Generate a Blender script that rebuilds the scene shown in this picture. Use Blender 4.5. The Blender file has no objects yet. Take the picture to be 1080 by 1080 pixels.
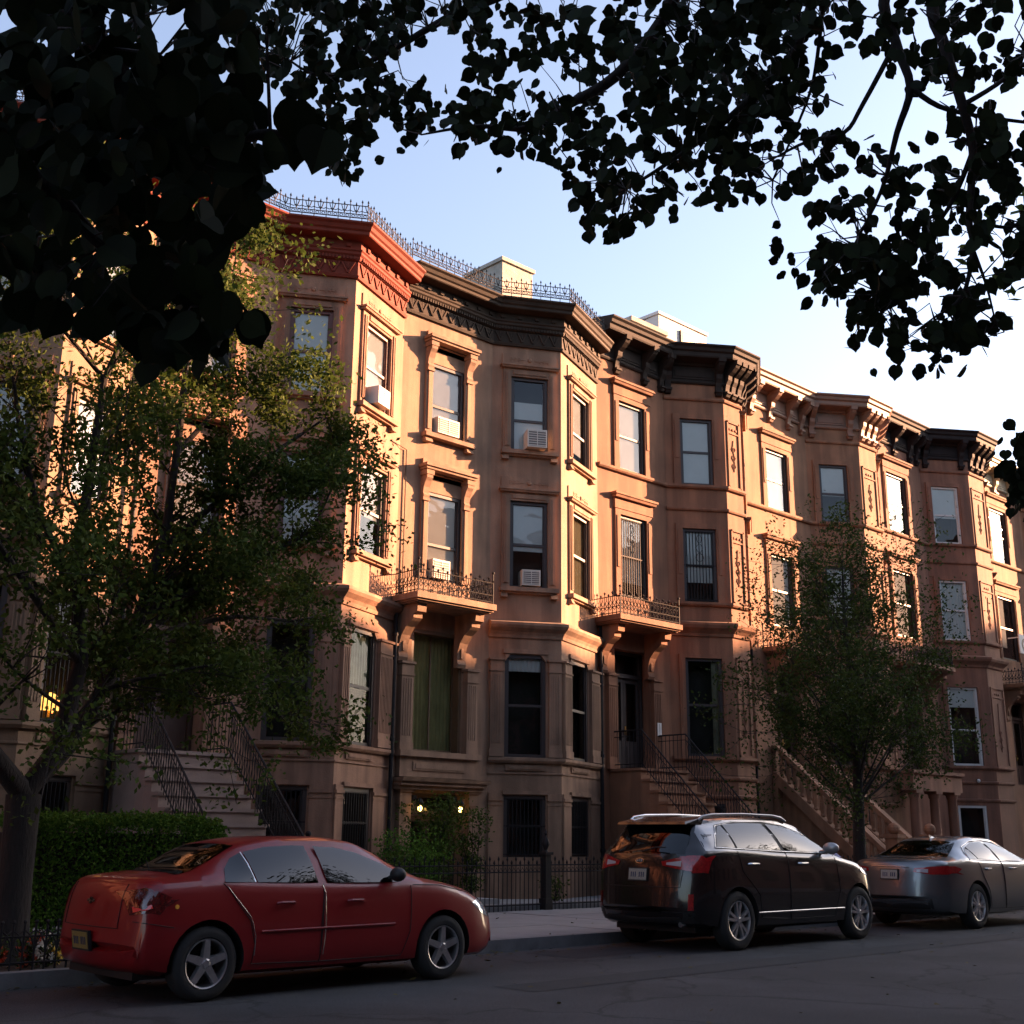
import bpy, bmesh, math, random
import numpy as np
from mathutils import Vector, Matrix, noise
from mathutils.bvhtree import BVHTree
from mathutils.geometry import delaunay_2d_cdt
R = math.radians
random.seed(7)
scene = bpy.context.scene
COL = scene.collection

# ------------------------------------------------------------------ camera
EYE = Vector((0, 0, 1.4))
FPX = 1264.0
pit, rol, azi = R(15.23), R(0.5), R(46.48)
fh = Vector((math.cos(azi), math.sin(azi), 0)); rt = Vector((math.sin(azi), -math.cos(azi), 0))
fw = fh*math.cos(pit) + Vector((0, 0, math.sin(pit)))
up0 = -fh*math.sin(pit) + Vector((0, 0, math.cos(pit)))
r2 = math.cos(rol)*rt + math.sin(rol)*up0
u2 = -math.sin(rol)*rt + math.cos(rol)*up0
camd = bpy.data.cameras.new("camera"); cam = bpy.data.objects.new("camera", camd); COL.objects.link(cam)
camd.sensor_width = 36; camd.lens = FPX/1080*36; camd.clip_end = 2000; camd.clip_start = 0.1
cam.matrix_world = Matrix(((r2.x, u2.x, -fw.x, EYE.x), (r2.y, u2.y, -fw.y, EYE.y), (r2.z, u2.z, -fw.z, EYE.z), (0, 0, 0, 1)))
scene.camera = cam

def ray(px, py):
    return (fw*FPX + r2*(px-540) - u2*(py-540)).normalized()
def at(px, py, dist):            # a point seen at px,py at a given distance
    return EYE + ray(px, py)*dist
def atY(px, py, Y):
    d = ray(px, py); return EYE + d*(Y/d.y)

# ------------------------------------------------------------------ mesh builder
ORG = {}
class MB:
    def __init__(s): s.v = []; s.f = []; s.m = []; s.cur = 0
    def quad(s, *p):
        n = len(s.v); s.v += [tuple(q) for q in p]; s.f.append(tuple(range(n, n+len(p)))); s.m.append(s.cur)
    def hull(s, c):                # 8 corners: 0-3 bottom ring, 4-7 top ring
        n = len(s.v); s.v += [tuple(q) for q in c]
        for f in ((3, 2, 1, 0), (4, 5, 6, 7), (0, 1, 5, 4), (1, 2, 6, 5), (2, 3, 7, 6), (3, 0, 4, 7)):
            s.f.append(tuple(n+i for i in f)); s.m.append(s.cur)
    def box(s, x0, x1, y0, y1, z0, z1):
        s.hull([(x0, y0, z0), (x1, y0, z0), (x1, y1, z0), (x0, y1, z0), (x0, y0, z1), (x1, y0, z1), (x1, y1, z1), (x0, y1, z1)])
    def prism(s, poly, off):       # polygon (3d points) extruded by vector
        n = len(s.v); k = len(poly); off = Vector(off)
        s.v += [tuple(q) for q in poly] + [tuple(Vector(q)+off) for q in poly]
        s.f.append(tuple(range(n, n+k))[::-1]); s.f.append(tuple(range(n+k, n+2*k))); s.m += [s.cur]*2
        for i in range(k):
            j = (i+1) % k; s.f.append((n+i, n+j, n+k+j, n+k+i)); s.m.append(s.cur)
    def tube(s, pts, rad, n=8, cap=True):
        pts = [Vector(p) for p in pts]
        if not isinstance(rad, (list, tuple)): rad = [rad]*len(pts)
        b = len(s.v); prev = None
        for i, p in enumerate(pts):
            t = (pts[min(i+1, len(pts)-1)] - pts[max(i-1, 0)])
            if t.length < 1e-9: t = Vector((0, 0, 1))
            t.normalize()
            a = prev if prev else (Vector((1, 0, 0)) if abs(t.z) > .9 else Vector((0, 0, 1)))
            x = (a - t*a.dot(t))
            if x.length < 1e-6: x = t.orthogonal()
            x.normalize(); y = t.cross(x); prev = x
            for k in range(n):
                q = p + (x*math.cos(2*math.pi*k/n) + y*math.sin(2*math.pi*k/n))*rad[i]; s.v.append(tuple(q))
        for i in range(len(pts)-1):
            for k in range(n):
                k2 = (k+1) % n; s.f.append((b+i*n+k, b+i*n+k2, b+(i+1)*n+k2, b+(i+1)*n+k)); s.m.append(s.cur)
        if cap:
            s.f.append(tuple(b+k for k in range(n))[::-1]); s.f.append(tuple(b+(len(pts)-1)*n+k for k in range(n))); s.m += [s.cur]*2
    def lathe(s, c, ax, prof, n=24):   # prof [(r, h)] around axis ax at c
        c = Vector(c); ax = Vector(ax).normalized(); x = ax.orthogonal().normalized(); y = ax.cross(x); b = len(s.v)
        for r, h in prof:
            for k in range(n):
                a = 2*math.pi*k/n; s.v.append(tuple(c + ax*h + (x*math.cos(a)+y*math.sin(a))*r))
        for i in range(len(prof)-1):
            for k in range(n):
                k2 = (k+1) % n; s.f.append((b+i*n+k, b+i*n+k2, b+(i+1)*n+k2, b+(i+1)*n+k)); s.m.append(s.cur)
    def ball(s, c, rx, ry=None, rz=None, n=10, m=7):
        ry = ry or rx; rz = rz or rx; c = Vector(c); b = len(s.v)
        for i in range(m+1):
            th = math.pi*i/m
            for k in range(n):
                a = 2*math.pi*k/n; s.v.append((c.x+rx*math.sin(th)*math.cos(a), c.y+ry*math.sin(th)*math.sin(a), c.z-rz*math.cos(th)))
        for i in range(m):
            for k in range(n):
                k2 = (k+1) % n; s.f.append((b+i*n+k, b+i*n+k2, b+(i+1)*n+k2, b+(i+1)*n+k)); s.m.append(s.cur)
    def build(s, name, mats, parent=None, smooth=False, ang=40):
        if not s.v: return None
        if not isinstance(mats, (list, tuple)): mats = [mats]
        xs = [p[0] for p in s.v]; ys = [p[1] for p in s.v]; zs = [p[2] for p in s.v]
        org = Vector(((min(xs)+max(xs))/2, (min(ys)+max(ys))/2, min(zs)))
        me = bpy.data.meshes.new(name)
        me.from_pydata([(p[0]-org.x, p[1]-org.y, p[2]-org.z) for p in s.v], [], s.f)
        for m in mats: me.materials.append(m)
        if len(mats) > 1: me.polygons.foreach_set('material_index', s.m)
        if smooth:
            me.polygons.foreach_set('use_smooth', [True]*len(me.polygons))
            bm = bmesh.new(); bm.from_mesh(me)
            bmesh.ops.remove_doubles(bm, verts=bm.verts, dist=1e-4)
            bmesh.ops.recalc_face_normals(bm, faces=bm.faces)
            for e in bm.edges:
                if len(e.link_faces) == 2 and e.calc_face_angle(0) > R(ang): e.smooth = False
            bm.to_mesh(me); bm.free()
        me.update()
        o = bpy.data.objects.new(name, me); COL.objects.link(o)
        ORG[o.name] = org
        if parent:
            o.parent = parent; o.location = org - ORG[parent.name]
        else: o.location = org
        return o

def empty(name, loc, label, cat, group=None):
    o = bpy.data.objects.new(name, None); COL.objects.link(o); o.location = loc; ORG[o.name] = Vector(loc)
    o.empty_display_size = .2
    return tag(o, label, cat, group)
def tag(o, label=None, cat=None, group=None, kind=None):
    if label: o['label'] = label
    if cat: o['category'] = cat
    if group: o['group'] = group
    if kind: o['kind'] = kind
    return o

# ------------------------------------------------------------------ materials
def nmat(name):
    m = bpy.data.materials.new(name); m.use_nodes = True; nt = m.node_tree
    return m, nt, nt.nodes['Principled BSDF']
def mat(name, col, rough=.6, metal=0, spec=.5, var=.0, scale=3., bump=0., bscale=40., col2=None, coat=0, streak=0., stretch=(1, 1, 1), emis=None, estr=0, alpha=None):
    m, nt, b = nmat(name); L = nt.links; N = nt.nodes
    b.inputs['Base Color'].default_value = (*col, 1); b.inputs['Roughness'].default_value = rough
    b.inputs['Metallic'].default_value = metal; b.inputs['Specular IOR Level'].default_value = spec
    b.inputs['Coat Weight'].default_value = coat; b.inputs['Coat Roughness'].default_value = .04
    if emis: b.inputs['Emission Color'].default_value = (*emis, 1); b.inputs['Emission Strength'].default_value = estr
    geo = N.new('ShaderNodeNewGeometry'); mp = N.new('ShaderNodeMapping'); L.new(geo.outputs['Position'], mp.inputs['Vector'])
    mp.inputs['Scale'].default_value = stretch
    if var or col2:
        n1 = N.new('ShaderNodeTexNoise'); n1.inputs['Scale'].default_value = scale; n1.inputs['Detail'].default_value = 8; n1.inputs['Roughness'].default_value = .65
        L.new(mp.outputs[0], n1.inputs['Vector'])
        cr = N.new('ShaderNodeValToRGB'); cr.color_ramp.elements[0].position = .3; cr.color_ramp.elements[1].position = .7
        c2 = col2 or tuple(c*(1-var) for c in col)
        cr.color_ramp.elements[0].color = (*c2, 1); cr.color_ramp.elements[1].color = (*tuple(min(1, c*(1+var*.5)) for c in col), 1)
        L.new(n1.outputs['Fac'], cr.inputs['Fac']); out = cr.outputs[0]
        if streak:
            mp2 = N.new('ShaderNodeMapping'); mp2.inputs['Scale'].default_value = (2.2, 2.2, .22); L.new(geo.outputs['Position'], mp2.inputs['Vector'])
            n3 = N.new('ShaderNodeTexNoise'); n3.inputs['Scale'].default_value = 1.6; n3.inputs['Detail'].default_value = 6; L.new(mp2.outputs[0], n3.inputs['Vector'])
            mr = N.new('ShaderNodeMapRange'); mr.inputs[1].default_value = .42; mr.inputs[2].default_value = .62; mr.inputs[3].default_value = 1-streak; mr.inputs[4].default_value = 1
            L.new(n3.outputs['Fac'], mr.inputs[0])
            mx = N.new('ShaderNodeMix'); mx.data_type = 'RGBA'; mx.blend_type = 'MULTIPLY'; mx.inputs[0].default_value = 1
            L.new(out, mx.inputs[6]); L.new(mr.outputs[0], mx.inputs[7]); out = mx.outputs[2]
        L.new(out, b.inputs['Base Color'])
    if bump:
        n2 = N.new('ShaderNodeTexNoise'); n2.inputs['Scale'].default_value = bscale; n2.inputs['Detail'].default_value = 5
        L.new(mp.outputs[0], n2.inputs['Vector'])
        bp = N.new('ShaderNodeBump'); bp.inputs['Strength'].default_value = bump; bp.inputs['Distance'].default_value = .02
        L.new(n2.outputs['Fac'], bp.inputs['Height']); L.new(bp.outputs[0], b.inputs['Normal'])
    return m
def glassmat(name, tint=(1, 1, 1), refl=1.0, dark=0.0, rough=0.01, wav=.0):
    m = bpy.data.materials.new(name); m.use_nodes = True; nt = m.node_tree; N = nt.nodes; L = nt.links
    N.remove(N['Principled BSDF'])
    tr = N.new('ShaderNodeBsdfTransparent'); tr.inputs[0].default_value = (*tint, 1)
    gl = N.new('ShaderNodeBsdfGlossy'); gl.inputs['Roughness'].default_value = rough
    fr = N.new('ShaderNodeFresnel'); fr.inputs[0].default_value = 1.5
    ml = N.new('ShaderNodeMath'); ml.operation = 'MULTIPLY_ADD'; ml.inputs[1].default_value = .85*refl; ml.inputs[2].default_value = dark; ml.use_clamp = True
    mx = N.new('ShaderNodeMixShader'); L.new(fr.outputs[0], ml.inputs[0]); L.new(ml.outputs[0], mx.inputs[0]); L.new(tr.outputs[0], mx.inputs[1]); L.new(gl.outputs[0], mx.inputs[2])
    if wav:
        g = N.new('ShaderNodeNewGeometry'); n = N.new('ShaderNodeTexNoise'); n.inputs['Scale'].default_value = 1.3; L.new(g.outputs['Position'], n.inputs['Vector'])
        bp = N.new('ShaderNodeBump'); bp.inputs['Strength'].default_value = wav; bp.inputs['Distance'].default_value = .05; L.new(n.outputs['Fac'], bp.inputs['Height'])
        L.new(bp.outputs[0], gl.inputs['Normal'])
    L.new(mx.outputs[0], N['Material Output'].inputs[0])
    return m
def leafmat(name, c1, c2, trans=.35, rough=.75):
    m, nt, b = nmat(name); N = nt.nodes; L = nt.links
    g = N.new('ShaderNodeNewGeometry'); cr = N.new('ShaderNodeValToRGB')
    cr.color_ramp.elements[0].color = (*c1, 1); cr.color_ramp.elements[1].color = (*c2, 1)
    L.new(g.outputs['Random Per Island'], cr.inputs[0]); L.new(cr.outputs[0], b.inputs['Base Color'])
    b.inputs['Roughness'].default_value = rough; b.inputs['Specular IOR Level'].default_value = .12
    t = N.new('ShaderNodeBsdfTranslucent'); L.new(cr.outputs[0], t.inputs[0])
    mx = N.new('ShaderNodeMixShader'); mx.inputs[0].default_value = trans
    L.new(b.outputs[0], mx.inputs[1]); L.new(t.outputs[0], mx.inputs[2]); L.new(mx.outputs[0], N['Material Output'].inputs[0])
    return m

M = {}
M['stone1'] = mat('stone_pink', (.29, .155, .095), .85, var=.24, scale=1.1, bump=.25, bscale=35, streak=.34)
M['stone2'] = mat('stone_tan', (.285, .170, .105), .85, var=.24, scale=1.2, bump=.25, bscale=35, streak=.34)
M['stone3'] = mat('stone_red', (.245, .108, .055), .85, var=.24, scale=1.0, bump=.25, bscale=35, streak=.34)
M['stone4'] = mat('stone_brown', (.265, .13, .068), .85, var=.24, scale=1.3, bump=.25, bscale=35, streak=.34)
M['stone5'] = mat('stone_maroon', (.215, .095, .055), .85, var=.24, scale=1.3, bump=.25, bscale=35, streak=.34)
M['stone0'] = mat('stone_sand', (.20, .125, .075), .85, var=.14, scale=1.1, bump=.25, bscale=35, streak=.2)
M['step'] = mat('stone_step', (.26, .19, .16), .85, var=.15, scale=2, bump=.2)
M['cor1'] = mat('cornice_red', (.145, .027, .014), .75, spec=.2, var=.2, scale=4, bump=.1)
M['cor2'] = mat('cornice_grey', (.036, .025, .017), .75, spec=.2, var=.45, scale=3, bump=.15)
M['cor3'] = mat('cornice_black', (.026, .018, .014), .75, spec=.2, var=.35, scale=4, bump=.1)
M['cor4'] = mat('cornice_brown', (.19, .10, .062), .6, var=.2, scale=4, bump=.1)
M['cor5'] = mat('cornice_soot', (.018, .013, .013), .75, spec=.2, var=.3, scale=4, bump=.1)
M['cor6'] = mat('cornice_cream', (0.33, 0.282, 0.18), .6, var=.15, scale=4, bump=.1)
M['iron'] = mat('iron', (.012, .011, .012), .7, spec=.25, var=.3, scale=20, bump=.1)
M['rust_iron'] = mat('iron_roof', (.05, .042, .035), .6, var=.4, scale=20)
M['sash'] = mat('sash_dark', (.035, .025, .022), .5, var=.2)
M['sash_red'] = mat('sash_maroon', (.10, .03, .02), .5, var=.2)
M['sash_white'] = mat('sash_white', (0.496, 0.48, 0.448), .5, var=.1)
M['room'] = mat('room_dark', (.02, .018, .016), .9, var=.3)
M['blind'] = mat('blind_white', (.66, .63, .56), .8, var=.06, scale=2)
M['blind_grey'] = mat('blind_grey', (.62, .62, .59), .8, var=.08, scale=2)
M['curtain'] = mat('curtain_tan', (.36, .28, .14), .85, var=.35, scale=2.5, stretch=(3, 3, .4))
M['glass'] = glassmat('window_glass', (.93, .95, .94), 1.0, .02, .005, wav=.25)
M['glass_dk'] = glassmat('door_glass', (.5, .52, .5), 1.0, .0, .02, wav=.3)
M['glass_low'] = glassmat('window_glass_dull', (.8, .85, .8), .35, .0, .02, wav=.3)
M['curtain_sage'] = mat('curtain_sage', (.20, .19, .12), .8, var=.5, scale=2.5)  # curtain cloth, and the tree reflection painted in one parlour window
M['roof'] = mat('roof_tar', (.06, .055, .05), .9, var=.3)
M['door_wood'] = mat('door_wood', (.06, .03, .02), .45, var=.3, scale=6, stretch=(6, 6, .6))
M['white_wall'] = mat('white_stucco', (0.504, 0.4968, 0.4752), .8, var=.08, scale=3, bump=.1)
M['chimney'] = mat('chimney_render', (0.3456, 0.324, 0.2736), .9, var=.3, scale=3, bump=.3)
M['ac'] = mat('ac_plastic', (0.496, 0.48, 0.416), .5, var=.08)
M['ac_dark'] = mat('ac_grille', (.12, .11, .10), .6)
M['bark'] = mat('bark', (.016, .012, .010), .95, var=.5, scale=9, bump=.9, bscale=22, stretch=(2, 2, .5))
M['white_paper'] = mat('notice_paper', (0.6, 0.584, 0.544), .7, var=.05)
M['brick'] = mat('brick_far', (.22, .10, .07), .9, var=.3, scale=3)

# ------------------------------------------------------------------ facade faces
class Face:
    def __init__(s, a, b):
        s.a = Vector((a[0], a[1], 0)); s.b = Vector((b[0], b[1], 0)); s.t = (s.b-s.a).normalized(); s.L = (s.b-s.a).length
        s.n = Vector((s.t.y, -s.t.x, 0))
    def P(s, u, d, z): return s.a + s.t*u + s.n*d + Vector((0, 0, z))
    def box(s, mb, u0, u1, d0, d1, z0, z1, k=0):    # k: top face set back
        mb.hull([s.P(u0, d1, z0), s.P(u1, d1, z0), s.P(u1, d0, z0), s.P(u0, d0, z0), s.P(u0, d1-k, z1), s.P(u1, d1-k, z1), s.P(u1, d0, z1), s.P(u0, d0, z1)])
    def poly(s, mb, pts, d0, d1):                   # polygon in (u,z) between depths
        mb.prism([s.P(u, d0, z) for u, z in pts], s.n*(d1-d0))
    def side(s, mb, u0, u1, prof):                  # polygon in (d,z) extruded along u
        mb.prism([s.P(u0, d, z) for d, z in prof], s.t*(u1-u0))

def wall_face(mb, F, z0, z1, ops, rev=.24):
    us = sorted({0, F.L, *[o[0] for o in ops], *[o[1] for o in ops]}); zs = sorted({z0, z1, *[o[2] for o in ops], *[o[3] for o in ops]})
    for i in range(len(us)-1):
        for j in range(len(zs)-1):
            uc = (us[i]+us[i+1])/2; zc = (zs[j]+zs[j+1])/2
            if any(o[0] < uc < o[1] and o[2] < zc < o[3] for o in ops): continue
            mb.quad(F.P(us[i], 0, zs[j]), F.P(us[i+1], 0, zs[j]), F.P(us[i+1], 0, zs[j+1]), F.P(us[i], 0, zs[j+1]))
    for u0, u1, a, b in ops:
        P = F.P
        mb.quad(P(u0, 0, a), P(u0, -rev, a), P(u0, -rev, b), P(u0, 0, b)); mb.quad(P(u1, 0, a), P(u1, 0, b), P(u1, -rev, b), P(u1, -rev, a))
        mb.quad(P(u0, 0, b), P(u0, -rev, b), P(u1, -rev, b), P(u1, 0, b)); mb.quad(P(u0, 0, a), P(u1, 0, a), P(u1, -rev, a), P(u0, -rev, a))

def sweep(mb, pts, prof, close_ends=True):
    # pts plan polyline (x,y) left to right, prof [(d,z)] ; d = outward offset
    n = len(pts); P = [Vector((p[0], p[1])) for p in pts]; off = []
    for i in range(n):
        ts = []
        if i > 0: ts.append((P[i]-P[i-1]).normalized())
        if i < n-1: ts.append((P[i+1]-P[i]).normalized())
        ns = [Vector((t.y, -t.x)) for t in ts]
        if len(ns) == 1: off.append(ns[0])
        else:
            m = (ns[0]+ns[1]).normalized(); off.append(m/max(.3, m.dot(ns[0])))
    for i in range(n-1):
        for j in range(len(prof)-1):
            (d0, z0), (d1, z1) = prof[j], prof[j+1]
            a = P[i]+off[i]*d0; b = P[i+1]+off[i+1]*d0; c = P[i+1]+off[i+1]*d1; d = P[i]+off[i]*d1
            mb.quad((a.x, a.y, z0), (b.x, b.y, z0), (c.x, c.y, z1), (d.x, d.y, z1))
    if close_ends:
        for i in (0, n-1):
            q = [P[i]+off[i]*d for d, z in prof]; q = [(a.x, a.y, z) for a, (d, z) in zip(q, prof)]
            b0 = P[i]-off[i]*.02
            q = q + [(b0.x, b0.y, prof[-1][1]), (b0.x, b0.y, prof[0][1])]
            mb.quad(*(q if i else q[::-1]))

def window(H, F, u0, u1, z0, z1, frame='sash', blind=None, bl=(1., 0), split=.5, bars=0, depth=.055, chamfer=False, room=.55, glass='glass', bcol=None, name='window', grid=0, frac=(0., 1.)):
    fw_ = .075; d0 = -depth
    mb = MB()
    def fr(a0, a1, b0, b1, dd=0, t=.035): F.box(mb, a0, a1, d0-t+dd, d0+dd, b0, b1)
    dd = depth-.02
    fr(u0, u0+fw_, z0, z1, dd, dd+.05); fr(u1-fw_, u1, z0, z1, dd, dd+.05); fr(u0+fw_, u1-fw_, z1-fw_, z1, dd, dd+.05); fr(u0+fw_, u1-fw_, z0, z0+.07)
    fr(u0+fw_, u0+fw_+.03, z0+.07, z1-fw_); fr(u1-fw_-.03, u1-fw_, z0+.07, z1-fw_)
    zm = z0+(z1-z0)*split
    if split: fr(u0+fw_, u1-fw_, zm-.03, zm+.03, .004)
    for g in range(grid):
        a = u0+(u1-u0)*(g+1)/(grid+1); fr(a-.015, a+.015, z0+.07, z1-fw_, -.006, .03)
    # dark room behind
    o = mb.build(name, M[frame], H)
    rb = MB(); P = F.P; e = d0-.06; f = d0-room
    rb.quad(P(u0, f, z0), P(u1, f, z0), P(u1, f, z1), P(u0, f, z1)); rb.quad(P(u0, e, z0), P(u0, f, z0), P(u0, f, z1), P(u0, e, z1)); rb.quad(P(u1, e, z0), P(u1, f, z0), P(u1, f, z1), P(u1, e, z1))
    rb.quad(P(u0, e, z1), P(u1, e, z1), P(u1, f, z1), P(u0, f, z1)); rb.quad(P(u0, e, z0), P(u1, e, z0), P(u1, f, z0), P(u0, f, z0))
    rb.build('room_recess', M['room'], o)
    g = MB()
    g.quad(P(u0+.03, d0-.015, z0+.03), P(u1-.03, d0-.015, z0+.03), P(u1-.03, d0-.015, z1-.03), P(u0+.03, d0-.015, z1-.03))
    g.build('pane', M[glass], o)
    if blind:
        b = MB(); zb = z1-(z1-z0)*bl[0]; ua = u0+(u1-u0)*frac[0]+.02; ub = u0+(u1-u0)*frac[1]-.02
        n = max(3, int((ub-ua)/.05)) if blind == 'curtain' else 1
        if n > 1:
            for i in range(n):
                a = ua+(ub-ua)*i/n; c = ua+(ub-ua)*(i+1)/n; w0 = .02*(i % 2); w1 = .02*((i+1) % 2)
                b.quad(P(a, d0-.07-w0, zb), P(c, d0-.07-w1, zb), P(c, d0-.07-w1, z1), P(a, d0-.07-w0, z1))
        else:
            F.box(b, ua, ub, d0-.044, d0-.040, zb, z1-.01-(z1-z0)*bl[1]); F.box(b, ua, ub, d0-.05, d0-.038, zb-.02, zb)
        b.build('curtain' if blind == 'curtain' else 'window_blind', M[bcol or ('blind' if blind == 'w' else 'blind_grey' if blind == 'g' else 'curtain')], o)
    if bars:
        b = MB(); k = int((u1-u0)/.09)
        for i in range(k+1):
            a = u0+.03+(u1-u0-.06)*i/k; F.box(b, a-.009, a+.009, -.04, -.022, z0+.03, z1-.02)
        for zz in ((z0+.06), (z0+z1)/2, z1-.08): F.box(b, u0, u1, -.045, -.02, zz-.014, zz+.014)
        if bars > 1:
            c = Vector(((u0+u1)/2, 0, z0+(z1-z0)*.72))
            for s_ in (-1, 1):
                for q in range(3):
                    pts = [F.P(c.x+s_*(.02+.09*math.sin(t*math.pi/6)*(1-q*.22)), -.012, c.z-.35+q*.26+.24*t/6) for t in range(7)]
                    b.tube(pts, .008, 5)
        b.build('window_bars', M['iron'], o)
    if chamfer:
        pass
    return o

def surround_T(H, F, u0, u1, z0, z1, m, sill=True, ears=True, top=.30):
    mb = MB()
    w = .20
    for a, b in ((u0-w, u0-.0), (u1+.0, u1+w)):
        F.box(mb, a, b, -.02, .055, z0, z1+w); lo, hi = a+.045, b-.045
        F.box(mb, lo, hi, .05, .085, z0+.1, z1+.1); F.box(mb, (lo+hi)/2-.012, (lo+hi)/2+.012, .08, .1, z0+.12, z1+.08)
    F.box(mb, u0, u1, -.02, .055, z1, z1+w); F.box(mb, u0+.05, u1-.05, .05, .08, z1+.05, z1+w-.04)
    hz = z1+w
    F.box(mb, u0-w-.05, u1+w+.05, -.02, .13, hz, hz+.045, -.02)
    F.box(mb, u0-w-.08, u1+w+.08, -.02, .17, hz+.045, hz+.08)
    # block field with incised flower and sprigs above
    F.box(mb, u0-w-.02, u1+w+.02, -.02, .03, hz+.08, hz+.08+top)
    zc = hz+.08+top*.55; uc = (u0+u1)/2
    mb.lathe(F.P(uc, .03, zc), F.n, [(.0, .035), (.03, .035), (.05, .02), (.06, .0)], 10)
    for s_ in (-1, 1):
        F.box(mb, *(sorted((uc+s_*.12, uc+s_*.48))), .02, .042, zc-.012, zc+.012)
        for q in (.2, .3, .4): F.poly(mb, [(uc+s_*q, zc), (uc+s_*(q+.07), zc+.06), (uc+s_*(q+.09), zc+.04)], .02, .04) ; F.poly(mb, [(uc+s_*q, zc), (uc+s_*(q+.09), zc-.04), (uc+s_*(q+.07), zc-.06)], .02, .04)
    H_ = mb.build('surround', M[m], H)
    if sill:
        sb = MB(); F.box(sb, u0-w-.04, u1+w+.04, -.02, .16, z0-.10, z0)
        F.box(sb, u0-w, u1+w, -.02, .09, z0-.14, z0-.10)
        for a in (u0-w-.02, u1+w-.14): F.box(sb, a, a+.16, -.02, .13, z0-.24, z0-.14, .05)
        sb.build('sill', M[m], H)

def surround_A(H, F, u0, u1, z0, z1, m, sill=True):
    mb = MB(); w = .19
    for a in (u0-w, u1):
        F.box(mb, a, a+w, -.02, .06, z0, z1-.1); F.box(mb, a+.05, a+w-.05, .055, .09, z0+.1, z1-.55)
        # console
        F.side(mb, a+.01, a+w-.01, [(.0, z1-.5), (.10, z1-.5), (.12, z1-.44), (.09, z1-.38), (.11, z1-.25), (.17, z1-.12), (.22, z1-.05), (.23, z1+.06), (.0, z1+.06)])
        F.box(mb, a-.015, a+w+.015, -.02, .24, z1+.02, z1+.14); F.box(mb, a-.005, a+w+.005, -.02, .12, z1-.56, z1-.5)
    F.box(mb, u0, u1, -.2, .0, z1-.30, z1+.1); 
    F.box(mb, u0-w-.04, u1+w+.04, -.02, .27, z1+.14, z1+.2); F.box(mb, u0-w-.07, u1+w+.07, -.02, .31, z1+.2, z1+.27); F.box(mb, u0-w, u1+w, -.02, .08, z1+.1, z1+.42)
    mb.build('surround', M[m], H)
    if sill:
        sb = MB(); F.box(sb, u0-w-.06, u1+w+.06, -.02, .18, z0-.1, z0)
        for a in (u0-w-.03, u1+.02): F.box(sb, a, a+.2, -.02, .15, z0-.22, z0-.1, .05)
        sb.build('sill', M[m], H)

def surround_S(H, F, u0, u1, z0, z1, m, hood=True, w=.2):
    mb = MB()
    for a in (u0-w, u1): F.box(mb, a, a+w, -.02, .05, z0, z1+w*.7); F.box(mb, a+.05, a+w-.05, .045, .07, z0+.75, z1-.05)
    F.box(mb, u0, u1, -.02, .05, z1, z1+w*.7)
    if hood:
        F.box(mb, u0-w-.03, u1+w+.03, -.02, .07, z1+w*.7, z1+w+.22)
        F.box(mb, u0-w-.08, u1+w+.08, -.02, .15, z1+w+.22, z1+w+.29, -.03); F.box(mb, u0-w-.12, u1+w+.12, -.02, .2, z1+w+.29, z1+w+.35)
    mb.build('surround', M[m], H)

# ------------------------------------------------------------------ cornices
def cornice_T(H, pts, faces, zb, m):
    mb = MB()
    prof = [(-.02, -.02), (.06, -.02), (.08, .04), (.04, .06), (.04, .36), (.08, .38), (.10, .42), (.10, .46), (.14, .50), (.14, .55), (.17, .58), (.17, .60), (.12, .61), (.12, .80), (.38, .82), (.40, .84), (.40, .90), (.44, .93), (.47, 1.0), (.52, 1.04), (.52, 1.08), (-.1, 1.16)]
    sweep(mb, pts, [(d, z+zb) for d, z in prof])
    for F in faces:
        # dentils
        k = max(2, int(F.L/.075))
        for i in range(k):
            u = .03+(F.L-.06)*(i+.5)/k; F.box(mb, u-.02, u+.02, .05, .125, zb+.39, zb+.46)
        # zigzag with leaf strokes
        k = max(2, round(F.L/.30)); 
        for i in range(k):
            a = .04+(F.L-.08)*i/k; b = .04+(F.L-.08)*(i+1)/k; c = (a+b)/2; w = .03
            z0, z1 = zb+.09, zb+.34
            F.poly(mb, [(a, z1), (a+w*1.4, z1), (c+w*.7, z0), (c-w*.7, z0)], .03, .07); F.poly(mb, [(b-w*1.4, z1), (b, z1), (c+w*.7, z0), (c-w*.7, z0)], .03, .075)
            F.poly(mb, [(c-.03, z1), (c+.03, z1), (c+.012, z0+.09), (c-.012, z0+.09)], .03, .062)
            for s_ in (-1, 1): F.poly(mb, [(c+s_*.045, z1-.01), (c+s_*.075, z1-.01), (c+s_*.03, z0+.12), (c+s_*.018, z0+.12)], .03, .06)
        # rosettes on the plain band under the soffit
        k = max(2, round(F.L/.42))
        for i in range(k):
            u = F.L*(i+.5)/k
            for du, dz in ((-.03, .02), (.03, .02), (-.03, -.03), (.03, -.03)): mb.ball(F.P(u+du, .125, zb+.70+dz), .03, .03, .025, 6, 4)
            F.box(mb, u-.05, u+.05, .11, .16, zb+.66, zb+.74)
    mb.build('cornice', M[m], H)

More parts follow.
